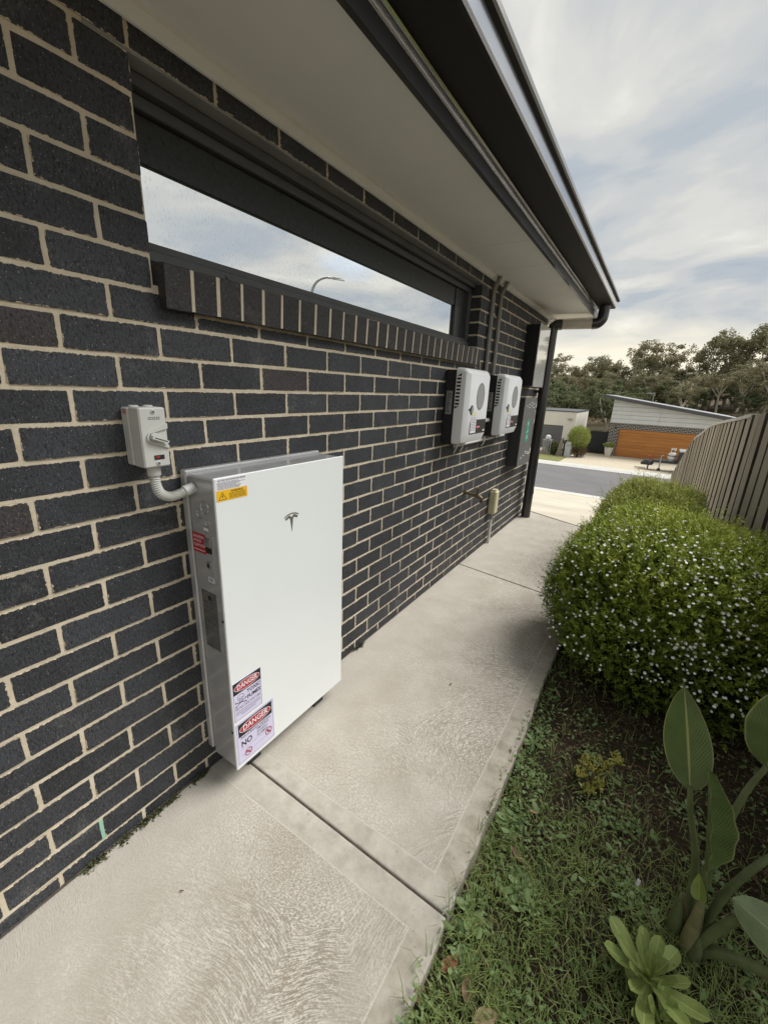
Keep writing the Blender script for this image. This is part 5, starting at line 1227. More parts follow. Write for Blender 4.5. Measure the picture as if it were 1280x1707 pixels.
# moss and tufts in the crack between wall and path
MV = []
for (y, ln_) in [(0.30, 0.05), (0.385, 0.03), (0.475, 0.09), (0.55, 0.03), (0.655, 0.05), (1.68, 0.06)]:
    n = int(420*ln_/0.1); yv = rng.normal(y, ln_*0.40, n); xv = np.abs(rng.normal(0, 0.008, n))+0.004
    P = np.stack([xv, yv, np.full(n, 0.001)], 1); d = norm(rng.normal(size=(n, 3))*np.array([1, 1, .5])+np.array([.3, 0, .6])); s_ = norm(np.cross(d, rng.normal(size=(n, 3))))
    LL = rng.uniform(.005, .014, n); V, F = leaf_quads(P, d, s_, LL, LL*.25); MV.append(V)
V = np.concatenate(MV); o = numpy_mesh('moss', V, np.arange(len(V)).reshape(-1, 4), 'moss'); tag(o, 'dark moss and tiny weeds in the crack between wall and path', 'moss', kind='stuff')

# ------------------------------------------------------------------ strelitzia
def blade_leaf(mb_name, base, tip, width, normal, mat, parent, curl=0.15, fold=0.25, bend=0.0, wavy=0.0, seed=0, spoon=False):
    base, tip = Vector(base), Vector(tip); d = tip-base; L_ = d.length; d.normalize(); nrm = Vector(normal); nrm = (nrm-d*nrm.dot(d)).normalized(); s_ = d.cross(nrm)
    rr = random.Random(seed); nu, nv = 8, 18; v = []; uv = []
    for j in range(nv+1):
        t = j/nv; w = width*(math.sin(math.pi*min(1, t**0.80)))**0.72*(1 if t < .97 else .6)
        if spoon: w = width*(0.28+0.72*math.sin(math.pi*0.5*min(1, t/0.72))**1.5)*(1 if t < .72 else math.sqrt(max(0.0, 1-((t-.72)/.28)**2))*0.96+0.04)
        if j in (0, nv) and not spoon: w = width*0.02
        for i in range(nu+1):
            u = -1+2*i/nu; wv = wavy*math.sin(t*26+u*2)*abs(u)**2*width
            p_ = base+d*(L_*t)+s_*(u*w*(1-fold*0.25*abs(u)))+nrm*(fold*w*abs(u)**1.3+bend*L_*math.sin(math.pi*t)+wv)
            v.append(p_); uv.append((u, t))
    f = [(j*(nu+1)+i, j*(nu+1)+i+1, (j+1)*(nu+1)+i+1, (j+1)*(nu+1)+i) for j in range(nv) for i in range(nu)]
    mb = MB(); mb.add(v, f); o = mb.build(mb_name, mat, parent, recalc=False, smooth=True)
    ul = o.data.uv_layers.new(name='uv'); vi = np.empty(len(o.data.loops), np.int32); o.data.loops.foreach_get('vertex_index', vi); ul.data.foreach_set('uv', np.array(uv, np.float32)[vi].ravel())
    return o
stl = thing('strelitzia', 'paddle-leaved strelitzia plant with upright broad leaves at the right edge', 'plant', (1.57, 1.15, -0.04))
def stem(pts, r0_, r1_, mat='strelitzia_stem'):
    q = bezier(pts, 8); mb = MB(); mb.tube(q, [r0_+(r1_-r0_)*i/(len(q)-1) for i in range(len(q))], 10); return mb.build('stem', mat, stl, smooth=True)
stem([(1.553, 1.15, -0.05), (1.548, 1.152, 0.12), (1.528, 1.15, 0.27), (1.490, 1.15, 0.40), (1.472, 1.15, 0.482)], 0.013, 0.006)
blade_leaf('leaf', (1.474, 1.15, 0.470), (1.403, 1.165, 0.755), 0.056, (-0.30, -1, 0.25), 'strelitzia_leaf', stl, fold=0.16, bend=-0.03, seed=1)
stem([(1.565, 1.13, -0.05), (1.562, 1.125, 0.12), (1.548, 1.11, 0.24), (1.535, 1.10, 0.318)], 0.014, 0.007)
blade_leaf('leaf', (1.537, 1.10, 0.300), (1.482, 1.105, 0.595), 0.050, (0.75, -0.75, 0.1), 'strelitzia_leaf', stl, fold=0.85, bend=0.02, wavy=0.07, seed=2)
stem([(1.575, 1.17, -0.05), (1.572, 1.18, 0.14), (1.578, 1.20, 0.33), (1.588, 1.20, 0.49), (1.608, 1.20, 0.595)], 0.013, 0.006)
blade_leaf('leaf', (1.606, 1.20, 0.585), (1.632, 1.19, 0.87), 0.074, (-0.55, -0.85, 0.15), 'strelitzia_leaf', stl, fold=0.22, bend=0.03, wavy=0.04, seed=3)
stem([(1.57, 1.12, -0.045), (1.59, 1.10, 0.09), (1.615, 1.085, 0.20), (1.635, 1.07, 0.245), (1.660, 1.06, 0.25)], 0.014, 0.009)
blade_leaf('leaf', (1.590, 1.06, 0.300), (1.86, 1.03, 0.205), 0.050, (-0.1, -0.75, 0.75), 'strelitzia_back', stl, fold=-0.30, bend=0.06, seed=4)
stem([(1.58, 1.13, -0.04), (1.61, 1.10, 0.05), (1.67, 1.07, 0.115), (1.76, 1.04, 0.165), (1.86, 1.02, 0.19)], 0.015, 0.012)
blade_leaf('leaf', (1.72, 1.25, 0.34), (1.95, 1.30, 0.30), 0.045, (0.1, -0.6, 0.8), 'strelitzia_back', stl, fold=0.2, bend=0.05, seed=5)
stem([(1.59, 1.16, -0.04), (1.62, 1.19, 0.15), (1.67, 1.22, 0.28), (1.72, 1.25, 0.34)], 0.012, 0.008)
for k, (dx, dy, h, lean) in enumerate([(-0.030, 0.0, 0.20, -0.015), (0.0, -0.025, 0.27, -0.01), (0.022, 0.0, 0.17, 0.02), (-0.012, 0.02, 0.24, -0.012), (0.012, -0.035, 0.13, 0.0)]):
    b_ = Vector((1.566+dx, 1.14+dy, -0.05)); mb = MB(); mb.tube(bezier([b_, b_+Vector((lean*.4, -.004, h*.5)), b_+Vector((lean, -.008, h))], 6), [0.020*(1-(i/12)**2.2)+0.0015 for i in range(13)], 10); mb.build('sheath', 'strelitzia_sheath' if k in (1, 3) else 'strelitzia_stem', stl, smooth=True)
blade_leaf('spathe', (1.545, 1.085, 0.21), (1.525, 1.075, 0.305), 0.020, (-.2, -1, .1), 'aeonium_leaf', stl, fold=0.7, seed=8)

# ------------------------------------------------------------------ aeonium succulent
aeo = thing('aeonium_succulent', 'pale green rosette succulent at the bottom of the bed', 'succulent', (1.47, 0.93, -0.03))
rr = random.Random(9)
def ros(cx, cy_, cz_, R_, n, tiltx, tilty, sd):
    rr = random.Random(sd)
    for k in range(n):
        t = k/n; a = k*2.39996+rr.uniform(-.15, .15); el = R(12+68*t**1.25+rr.uniform(-6, 6)); ln_ = R_*(1.0-0.55*t)*rr.uniform(.9, 1.08)
        d = Vector((math.cos(a)*math.cos(el)+tiltx, math.sin(a)*math.cos(el)+tilty, math.sin(el))).normalized(); up = Vector((-math.cos(a)*math.sin(el), -math.sin(a)*math.sin(el), math.cos(el)))
        b_ = Vector((cx, cy_, cz_))+d*0.010
        blade_leaf('leaf', b_, b_+d*ln_, ln_*0.19*rr.uniform(.9, 1.15), up, 'aeonium_leaf', aeo, fold=0.34, bend=-0.07, seed=k, spoon=True)
ros(1.468, 0.955, 0.030, 0.115, 22, -0.05, -0.10, 1)
ros(1.500, 0.895, 0.005, 0.098, 15, 0.15, -0.25, 2)
mb = MB(); mb.tube([(1.475, 0.93, -0.06), (1.468, 0.952, 0.04)], 0.012, 10); mb.build('stem', 'strelitzia_sheath', aeo)
# ------------------------------------------------------------------ yellow-green finger jade
jade = thing('finger_jade', 'small yellow-green finger-leaved succulent in the middle of the bed', 'succulent', (1.27, 1.53, -0.04))
rr = random.Random(13)
for bi, (dx, dy, h) in enumerate([(-0.045, -0.02, .055), (-0.005, -0.06, .04), (0.0, 0.0, .085), (0.03, 0.03, .10), (0.07, 0.06, .12), (0.025, -0.03, .06), (-0.03, 0.03, .08)]):
    b_ = Vector((1.27, 1.52, -0.045)); tpt = Vector((1.27+dx, 1.53+dy, -0.03+h))
    mb = MB(); mb.tube([b_, (b_+tpt)/2+Vector((dx*.2, dy*.2, 0)), tpt], [0.005, 0.004, 0.0035], 8); br = mb.build('branch', 'strelitzia_sheath', jade)
    mb = MB()
    for k in range(26):
        a = rr.uniform(0, 6.28); el = rr.uniform(.1, 1.4); d = Vector((math.cos(a)*math.cos(el), math.sin(a)*math.cos(el), math.sin(el))); p0 = tpt+Vector((rr.gauss(0, .010), rr.gauss(0, .010), rr.gauss(-.006, .008))); l_ = rr.uniform(.014, .026)
        mb.tube([p0, p0+d*l_*.6, p0+d*l_], [0.0028, 0.0036, 0.0022], 6)
    mb.build('leaves', 'jade_leaf', br, smooth=True)['kind'] = 'stuff'

# fallen leaves and the white tag
def dead(x, y, ln_, w, a, mat, label, curl=.3, z=None):
    z = float(bedz(x, y))+0.018 if z is None else z; mb = MB(); v = []; d = Vector((math.cos(a), math.sin(a), .12)); s_ = Vector((-math.sin(a), math.cos(a), .1))
    for j in range(7):
        t = j/6; ww = w*math.sin(math.pi*(.06+.9*t))**.8
        c = Vector((x, y, z))+d*ln_*(t-.5)+Vector((0, 0, curl*ln_*(t-.5)**2))
        v += [c+s_*ww+Vector((0, 0, ww*.5)), c, c-s_*ww+Vector((0, 0, ww*.4))]
    f = []
    for i in range(6): f += [(i*3, i*3+1, i*3+4, i*3+3), (i*3+1, i*3+2, i*3+5, i*3+4)]
    mb.add(v, f); o = mb.build('fallen_leaf', mat, None, recalc=False, smooth=True); tag(o, label, 'leaf', 'fallen leaves on the bed')
dead(1.025, 0.722, .062, .014, 1.0, 'dead_leaf_rust', 'rust-red fallen leaf beside the path edge')
dead(1.085, 0.700, .058, .016, 1.9, 'dead_leaf_brown', 'brown crumpled fallen leaf right of the rust-red leaf')
dead(1.140, 0.678, .060, .018, .7, 'dead_leaf_tan', 'tan fallen leaf at the bottom edge of the photo')
dead(1.110, 1.285, .035, .006, 0.1, 'dead_leaf_tan', 'narrow tan leaf between path and yellow succulent')
dead(1.055, 1.99, .065, .007, 2.2, 'dead_leaf_tan', 'slender pale leaf on bare soil below the flowering bush')
dead(1.10, 1.10, .050, .012, 2.6, 'dead_leaf_brown', 'dark brown leaf in the grass beside the path')
dead(0.585, 1.70, .016, .004, 1.2, 'dead_leaf_brown', 'small brown leaf lying on the concrete path right of the battery', .3, 0.004)
dead(0.300, 0.405, .014, .002, 0.5, 'dead_leaf_brown', 'tiny brown leaf fragment on the near path slab', .3, 0.004)
mb = MB(); q = [(1.432, 1.195, 0.0), (1.441, 1.193, 0.002), (1.446, 1.205, 0.030), (1.437, 1.209, 0.030)]; q = [(a, b, c+float(bedz(1.43, 1.2))+0.01) for a, b, c in q]
mb.add(q+[(a, b+.0012, c) for a, b, c in q], [(0, 1, 2, 3), (7, 6, 5, 4), (0, 4, 5, 1), (1, 5, 6, 2), (2, 6, 7, 3), (3, 7, 4, 0)]); o = mb.build('plant_tag', 'white_plastic_tag'); tag(o, 'white plastic plant tag standing in the grass left of the strelitzia', 'tag')

# ------------------------------------------------------------------ house with timber garage door across the road
HB = -3.0; HY = 37.3
nh = thing('skillion_house', 'house across the road with orange timber garage door and pale sloping gable', 'house', (1.6, HY, HB))
def rooftop(x): return 1.36-(x+1.75)*0.150
mb = MB()
mb.box(-1.70, -1.04, HY, HY+0.25, HB-0.1, -0.42); mb.box(-1.04, 4.05, HY, HY+0.25, -0.885, -0.42); mb.box(4.05, 5.1, HY, HY+0.25, HB-0.1, -0.42); mb.box(-1.70, -1.5, HY+0.251, HY+9, HB-0.1, -0.42)
mb.build('brick_front', 'far_brick', nh)
mb = MB(); mb.prism([(-1.68, -0.418), (5.08, -0.418), (5.08, rooftop(5.08)-0.05), (-1.68, rooftop(-1.68)-0.05)], HY+0.02, HY+0.2, 'y'); gab = mb.build('gable_wall', 'cladding_pale', nh)
for k in range(6):
    z0 = -0.415+0.30*k; z1 = z0+0.280
    for (xa, xb) in ((-1.74, 1.43), (1.45, 5.1)):
        pl = [(xa, z0), (xb, z0)]
        tR, tL = min(z1, rooftop(xb)-0.03), min(z1, rooftop(xa)-0.03)
        if tL <= z0+0.02: continue
        if tR > z0+0.01: poly = [(xa, z0), (xb, z0), (xb, tR)] + ([(xa + (1.36-0.03-z1)/0.150+(-1.75-xa), z1)] if tR < z1 and tL >= z1 else []) + [(xa, tL)]
        else:
            xe = -1.75+(1.36-0.03-z0)/0.150; poly = [(xa, z0), (xe, z0)] + ([(-1.75+(1.36-0.03-z1)/0.150, z1)] if tL >= z1 else []) + [(xa, tL)]
        mb = MB(); mb.prism(poly, HY-0.075, HY+0.0195, 'y'); mb.build('cladding_board', 'cladding_pale', gab)
mb = MB(); mb.box(-1.76, 5.12, HY-0.09, HY+0.0, -0.44, -0.4185); mb.build('flashing', 'cladding_pale', nh)
mb = MB(); mb.prism([(-2.45, rooftop(-2.45)+0.16), (6.3, rooftop(6.3)+0.16), (6.3, rooftop(6.3)-0.06), (-2.45, rooftop(-2.45)-0.06)], HY-0.55, HY+9, 'y'); rf = mb.build('roof', 'roof_dark', nh)
mb = MB(); mb.prism([(-2.40, rooftop(-2.40)+0.20), (6.3, rooftop(6.3)+0.20), (6.3, rooftop(6.3)+0.165), (-2.40, rooftop(-2.40)+0.165)], HY-0.50, HY+9, 'y'); mb.build('roof_sheet', 'galvanised', rf)
door = None
mb = MB(); mb.box(-1.04, 4.05, HY+0.14, HY+0.2, HB-0.05, -0.885); door = mb.build('garage_door', 'timber_door', nh)
for k in range(9):
    z0 = HB+0.01+0.2335*k; MB().cbox(-1.02, 4.03, HY+0.10, HY+0.139, z0, z0+0.228, 0.008).build('door_plank', 'timber_door', door)
mb = MB(); mb.box(-1.36, -1.26, HY-0.12, HY-0.002, -0.84, -0.74); mb.build('wall_lamp', 'gate_dark', nh)
mb = MB(); mb.box(5.1, 9, HY+1.0, HY+8, HB, -0.2); mb.build('side_wing', 'render_cream', nh)
ant = thing('roof_antenna', 'thin television antenna on the sloping roof', 'antenna', (0.72, 39.2, 0.9))
mb = MB(); mb.tube([(0.72, 39.2, 0.95), (0.72, 39.2, 1.88)], 0.022, 8); mb.build('mast', 'galvanised', ant)
mb = MB(); mb.tube([(0.28, 39.2, 1.87), (0.80, 39.2, 1.87)], 0.022, 8); [mb.tube([(x, 38.9, 1.87), (x, 39.5, 1.87)], 0.008, 6) for x in (0.32, 0.45, 0.58, 0.71)]; mb.build('boom', 'galvanised', ant)

# cream rendered house on the left
ch = thing('rendered_house', 'cream rendered flat-roofed house with grey garage door across the road', 'house', (-8, 38.6, HB))
mb = MB(); CY = 38.6
mb.box(-5.35, -4.45, CY, CY+0.3, HB-0.1, 0.10); mb.box(-11.0, -5.35, CY, CY+0.3, -1.06, 0.10); mb.box(-14, -11.0, CY, CY+0.3, HB-0.1, 0.10); mb.box(-4.75, -4.45, CY+0.301, CY+7, HB-0.1, 0.10)
mb.build('wall', 'render_cream', ch)
mb = MB(); mb.box(-14.1, -4.42, CY-0.04, CY+7.1, 0.102, 0.19); mb.build('parapet_cap', 'roof_dark', ch)
mb = MB(); mb.box(-14.0, -9.0, CY+2, CY+7, 0.19, 0.75); mb.build('upper_roof', 'cladding_pale', ch)
mb = MB(); mb.box(-11.0, -5.35, CY+0.12, CY+0.2, HB-0.05, -1.06); gd_ = mb.build('garage_door', 'garage_grey', ch)
for k in range(5): z0 = HB+0.01+0.385*k; MB().cbox(-10.98, -5.37, CY+0.08, CY+0.119, z0, z0+0.375, 0.01).build('door_panel', 'garage_grey', gd_)
mb = MB(); mb.prism([(-5.06, -0.43), (-4.72, -0.43), (-4.82, -0.57), (-4.99, -0.57)], CY-0.16, CY-0.002, 'y'); mb.build('wall_lamp', 'galvanised', ch)

# dark slatted gate between the houses
gt = thing('slatted_gate', 'dark horizontal-slat gate between the two houses', 'gate', (-2.6, 38.2, HB))
for x in (-3.42, -2.62, -1.78): MB().box(x, x+0.07, 38.2, 38.27, HB-0.05, -1.25).build('post', 'gate_dark', gt)
for k in range(16): z = HB+0.10+0.102*k; MB().box(-3.349, -2.6205, 38.215, 38.24, z, z+0.085).build('slat', 'gate_dark', gt); MB().box(-2.549, -1.7805, 38.215, 38.24, z, z+0.085).build('slat', 'gate_dark', gt)
MB().box(-3.42, -1.71, 38.30, 38.32, HB-0.05, -1.26).build('backing', 'gate_dark', gt)

# pot with plant
pt = thing('plant_pot', 'white tapered plant pot beside the timber garage door', 'pot', (-1.42, 36.2, HB))
mb = MB(); mb.lathe((-1.42, 36.2, HB+0.02), [(0.14, 0), (0.17, 0.02), (0.25, 0.35), (0.30, 0.70), (0.31, 0.74), (0.27, 0.74), (0.26, 0.66)], 24); mb.build('pot', 'pot_cream', pt, smooth=True)
def clump(name, parent, c, r, n, size, mat, seed, up=0.4, lw=0.35, tb=0.5, ts=0.25, kind='stuff'):
    g_ = np.random.default_rng(seed); v = g_.normal(size=(n, 3)); v /= np.linalg.norm(v, axis=1, keepdims=True); v *= (g_.uniform(0.2, 1, n)**0.45)[:, None]
    P = np.array(c)+v*np.array(r); d = norm(v*0.8+g_.normal(0, .6, (n, 3))+np.array([0, 0, up])); s_ = norm(np.cross(d, g_.normal(size=(n, 3)))); LL = size*g_.uniform(.6, 1.3, n)
    V, F = leaf_quads(P, d, s_, LL, LL*lw); o = numpy_mesh(name, V, F, mat, parent, {'tint': np.repeat(np.clip(tb+0.2*v[:, 2]+g_.normal(0, ts, n), 0, 1), 4)}, base=False); o['kind'] = kind; return o
clump('foliage', pt, (-1.42, 36.2, HB+0.88), (0.36, 0.36, 0.18), 260, 0.16, 'lime_leaf', 31, 0.8, 0.25, 0.2)
clump('flowers', pt, (-1.42, 36.2, HB+0.98), (0.30, 0.30, 0.10), 30, 0.07, 'white_petal', 32, 0.8, 0.5)

# lime ornamental shrub, letterboxes, leaning post
sh = thing('lime_shrub', 'rounded lime-yellow shrub in front of the cream house', 'shrub', (-3.25, 33.4, -2.9))
clump('foliage', sh, (-3.28, 33.4, -1.50), (0.74, 0.70, 0.84), 6000, 0.15, 'lime_leaf', 41, 0.9, 0.10, 0.5)
clump('lower_growth', sh, (-3.10, 33.5, -2.45), (0.48, 0.6, 0.45), 1500, 0.14, 'litter', 42, 0.6, 0.14, 0.5)
mb = MB(); mb.tube([(-3.2, 33.4, -2.95), (-3.2, 33.4, -2.0)], 0.06, 8); mb.build('trunk', 'twig', sh)
pc = thing('plant_cage', 'grey metal cage with a round white globe on top by the lawn', 'cage', (-5.35, 33.0, -2.9))
mb = MB()
for x in (-5.62, -5.44, -5.26, -5.08):
    for y in (32.8, 33.2): mb.box(x, x+0.05, y, y+0.05, -2.92, -1.85)
mb.build('bars', 'galvanised', pc)
mb = MB(); mb.box(-5.64, -5.02, 32.78, 33.27, -1.849, -1.79); mb.build('top_frame', 'galvanised', pc)
mb = MB(); mb.lathe((-5.32, 33.0, -1.79), [(0.06, 0), (0.17, 0.06), (0.20, 0.17), (0.16, 0.29), (0.05, 0.35)], 16); mb.build('globe', 'gas_white', pc, smooth=True)
cs = thing('dark_shrub', 'small dark green shrub between the cage and the leaning post', 'shrub', (-4.85, 33.2, -2.9))
clump('foliage', cs, (-4.85, 33.2, -2.42), (0.34, 0.4, 0.52), 1100, 0.13, 'wattle_leaf', 43, 0.4, 0.3, 0.4)
mb = MB(); mb.tube([(-4.85, 33.2, -2.95), (-4.85, 33.2, -2.4)], 0.04, 8); mb.build('trunk', 'twig', cs)
mb = MB(); mb.add([(-4.62, 32.9, -2.92), (-4.32, 32.9, -2.92), (-4.22, 32.9, -1.52), (-4.40, 32.9, -1.68), (-4.62, 33.1, -2.92), (-4.32, 33.1, -2.92), (-4.22, 33.1, -1.52), (-4.40, 33.1, -1.68)], [(0, 1, 2, 3), (7, 6, 5, 4), (0, 4, 5, 1), (1, 5, 6, 2), (2, 6, 7, 3), (3, 7, 4, 0)])
o = mb.build('timber_slab', 'post_wood', base=True); tag(o, 'rough weathered timber slab standing beside the letterboxes', 'timber post')
lb = thing('letterbox', 'black letterbox on a post left of the pale pillar', 'letterbox', (-4.12, 32.9, -2.9))
MB().box(-4.17, -4.07, 32.95, 33.05, -2.92, -1.95).build('post', 'gate_dark', lb); MB().cbox(-4.25, -3.99, 32.85, 33.15, -1.949, -1.70, 0.02).build('box', 'gate_dark', lb); MB().box(-4.20, -4.04, 32.845, 32.849, -1.80, -1.76).build('slot', 'galvanised', lb)
pi_ = thing('letterbox_pillar', 'pale grey tapered letterbox pillar beside the lime shrub', 'pillar', (-3.85, 32.9, -2.9))
mb = MB(); mb.prism([(-4.02, -2.92), (-3.62, -2.92), (-3.66, -1.80), (-3.95, -1.80)], 32.7, 33.0, 'y'); mb.build('column', 'pillar_grey', pi_); MB().box(-3.90, -3.72, 32.69, 32.699, -2.05, -2.01).build('slot', 'gate_dark', pi_)

# trailer with gas bottle on the pebbles
tr = thing('small_trailer', 'small dark trailer with drawbar parked in front of the timber garage', 'trailer', (2.6, 31.2, -2.9))
mb = MB(); mb.cbox(1.55, 4.6, 30.9, 31.05, -2.36, -2.22, 0.01); mb.cbox(1.55, 4.6, 31.6, 31.75, -2.36, -2.22, 0.01); mb.cbox(1.55, 2.75, 31.051, 31.599, -2.30, -2.24, 0.01); mb.build('drawbar', 'trailer_dark', tr)
mb = MB(); mb.cbox(2.83, 4.9, 30.75, 32.2, -2.215, -1.62, 0.02); mb.build('box_body', 'trailer_dark', tr)
mb = MB(); mb.cbox(2.80, 4.93, 30.72, 32.23, -1.618, -1.52, 0.02); mb.build('lid', 'galvanised', tr)
mb = MB(); mb.tube([(1.94, 30.86, -1.95), (1.94, 30.86, -2.70)], 0.035, 8); mb.tube([(1.94, 30.86, -1.93), (2.06, 30.86, -1.90)], 0.03, 8); jk = mb.build('jockey_stand', 'galvanised', tr)
mb = MB(); mb.lathe((1.94, 30.80, -2.80), [(0.09, 0), (0.10, 0.02), (0.10, 0.10), (0.09, 0.12)], 16, 'y'); mb.build('jockey_wheel', 'rubber', tr)
for yw in (30.6, 32.25):
    mb = MB(); mb.lathe((3.9, yw, -2.62), [(0.2, 0), (0.28, 0.02), (0.28, 0.16), (0.2, 0.18)], 20, 'y'); mb.build('wheel', 'rubber', tr)
mb = MB(); mb.lathe((1.27, 31.1, -2.62), [(0.10, 0), (0.26, 0.06), (0.30, 0.18), (0.26, 0.30), (0.12, 0.36)], 14); v = mb.v; mb.v = [((x-1.27)*1.15+1.27+0.06*math.sin(z*17+y*9), y+0.05*math.sin(x*13), z+0.04*math.sin(x*11)) for x, y, z in v]; cvr = mb.build('coupling_cover', 'cover_charcoal', tr, smooth=True)
mb = MB(); mb.tube([(1.50, 31.1, -2.30), (1.34, 31.1, -2.05), (1.26, 31.1, -1.98)], 0.025, 8); mb.build('brake_lever', 'print_red', tr)
MB().box(1.30, 1.38, 31.0, 31.2, -2.92, -2.55).build('prop', 'trailer_dark', tr)
gb = thing('gas_bottle', 'white gas bottle standing on the trailer drawbar', 'gas bottle', (2.5, 31.2, -2.22))
mb = MB(); mb.lathe((2.5, 31.3, -2.235), [(0.14, 0), (0.14, 0.06), (0.20, 0.09), (0.23, 0.16), (0.23, 0.36), (0.20, 0.47), (0.12, 0.53), (0.06, 0.55)], 20); mb.build('tank', 'gas_white', gb, smooth=True)
mb = MB(); mb.tube([(2.5+0.13*math.cos(a)*0.95, 31.3+0.13*math.sin(a), -1.50+0.05*math.sin(a*2)) for a in np.linspace(0, 2*math.pi, 17)], 0.02, 8)
for a in (0.6, 2.5, 3.8, 5.6): mb.tube([(2.5+0.12*math.cos(a), 31.3+0.12*math.sin(a), -1.72), (2.5+0.125*math.cos(a), 31.3+0.125*math.sin(a), -1.49)], 0.018, 6)
mb.build('collar', 'gas_white', gb, smooth=True)
mb = MB(); mb.lathe((2.5, 31.3, -1.70), [(0.05, 0), (0.05, 0.1), (0.03, 0.14)], 10); mb.build('valve', 'brass_old', gb)
mb = MB(); mb.lathe((2.5, 31.3, -1.93), [(0.232, 0), (0.232, 0.05)], 20); mb.build('band', 'gate_dark', gb)
o = MB().box(0.62, 1.22, 31.3, 31.7, -2.90, -2.84).build('timber_plank', 'post_wood'); tag(o, 'short dark timber plank lying at the edge of the pebbles', 'plank')

# ------------------------------------------------------------------ street lamp (seen mirrored in the window)
sl = thing('street_lamp', 'curved-arm street lamp mirrored in the long window', 'street lamp', (14.45, 17.3, gz(14.45, 17.3)))
pts = bezier([(14.45, 17.3, gz(14.45, 17.3)-0.1), (14.45, 17.3, 2.0), (14.45, 17.3, 5.4), (14.40, 17.32, 6.05), (14.15, 17.42, 6.45), (13.75, 17.58, 6.62), (13.35, 17.74, 6.58)], 8)
mb = MB(); mb.tube(pts, [0.09-0.045*i/(len(pts)-1) for i in range(len(pts))], 10); mb.build('pole', 'galvanised', sl, smooth=True)
mb = MB(); mb.add([(13.42, 17.62, 6.55), (13.42, 17.80, 6.55), (12.80, 17.86, 6.47), (12.86, 18.05, 6.47), (13.40, 17.66, 6.65), (13.40, 17.76, 6.65), (12.90, 17.90, 6.56), (12.92, 18.00, 6.56)], [(0, 1, 3, 2), (4, 6, 7, 5), (0, 2, 6, 4), (1, 5, 7, 3), (0, 4, 5, 1), (2, 3, 7, 6)]); mb.build('lamp_head', 'galvanised', sl)

# ------------------------------------------------------------------ trees
def gum(seed, H=11.0, spread=3.0, leaf=0.30, clumps=34, per=95, bark='gum_bark', lmat='gum_leaf', first=0.42):
    rr = random.Random(seed); g_ = np.random.default_rng(seed)
    root = bpy.data.objects.new('gum_tree', None); col.objects.link(root); WLOC[root.name] = Vector((0, 0, 0))
    mb = MB(); lean = Vector((rr.uniform(-.5, .5), rr.uniform(-.3, .3), 0)); fork = Vector((lean.x, lean.y, H*first))
    mb.tube([(0, 0, -0.6), fork*0.5+Vector((rr.uniform(-.15, .15), 0, 0)), fork], [0.26, 0.20, 0.16], 8)
    ends = []
    nl = rr.randint(5, 7)
    for i in range(nl):
        a = 2*math.pi*i/nl+rr.uniform(-.4, .4); rad = spread*rr.uniform(.35, .8); h = H*rr.uniform(.62, .93)
        e = Vector((lean.x+math.cos(a)*rad, lean.y+math.sin(a)*rad, h)); m_ = fork.lerp(e, .5)+Vector((math.cos(a)*.3, math.sin(a)*.3, -.25)); s_ = fork*rr.uniform(.75, 1.0)
        q = bezier([s_, m_, e], 5); mb.tube(q, [0.125-0.085*k/(len(q)-1) for k in range(len(q))], 6)
        for j in range(rr.randint(2, 4)):
            b_ = q[rr.randint(4, len(q)-1)]; a2 = a+rr.uniform(-1.3, 1.3); e2 = b_+Vector((math.cos(a2), math.sin(a2), rr.uniform(.2, .9)))*rr.uniform(.6, 1.5)
            mb.tube([b_, b_.lerp(e2, .5)+Vector((0, 0, .1)), e2], [0.04, 0.03, 0.015], 5); ends.append(e2)
        ends.append(e)
    mb.build('trunk', bark, root, smooth=True)
    V = []; T = []
    cen = [Vector(e) for e in ends]
    while len(cen) < clumps:
        b_ = rr.choice(ends); c = b_+Vector((rr.gauss(0, .85), rr.gauss(0, .85), rr.gauss(-.25, .8))); c.z = min(c.z, H*0.97); cen.append(c)
    for ci, c in enumerate(cen):
        r = np.array([rr.uniform(.40, .85), rr.uniform(.40, .85), rr.uniform(.30, .62)])*(spread/3.0)
        n = int(per*rr.uniform(.7, 1.3)); v = g_.normal(size=(n, 3)); v /= np.linalg.norm(v, axis=1, keepdims=True); v *= (g_.uniform(.15, 1, n)**.5)[:, None]
        P = np.array(c)+v*r; d = norm(g_.normal(size=(n, 3))*np.array([1, 1, .6])+np.array([0, 0, -.35])); s_ = norm(np.cross(d, g_.normal(size=(n, 3)))); LL = leaf*g_.uniform(.55, 1.25, n)
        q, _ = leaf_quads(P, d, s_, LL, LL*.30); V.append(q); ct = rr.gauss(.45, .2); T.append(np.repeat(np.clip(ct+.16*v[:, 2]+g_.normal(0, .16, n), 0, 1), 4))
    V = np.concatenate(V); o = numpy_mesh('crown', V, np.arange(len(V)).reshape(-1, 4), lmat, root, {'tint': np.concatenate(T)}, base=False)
    return root
protos = [gum(100+i, 11, 3.0+0.25*(i % 3), 0.28, 58+5*(i % 4), 85, ['gum_bark', 'pale_bark', 'gum_bark'][i % 3], 'gum_leaf', [0.42, 0.34, 0.5][i % 3]) for i in range(6)]
dense = [gum(200+i, 7, 2.6, 0.26, 46, 120, 'gum_bark', 'wattle_leaf', 0.25) for i in range(3)]
for o in dense: o.name = 'dense_tree'
used = set()
def plant_tree(proto, name, x, y, h, H0, label, cat, group, sx=1.0):
    z = gz(x, y)
    if proto.name in used or proto in used:
        r = proto.copy(); col.objects.link(r)
        for ch in list(proto.children): c = ch.copy(); col.objects.link(c); c.parent = r
    else: r = proto; used.add(proto)
    r.name = name; s_ = h/H0; r.location = (x, y, z); r.rotation_euler = (0, 0, random.uniform(0, 6.28)); r.scale = (s_*sx, s_*sx, s_); tag(r, label, cat, group)
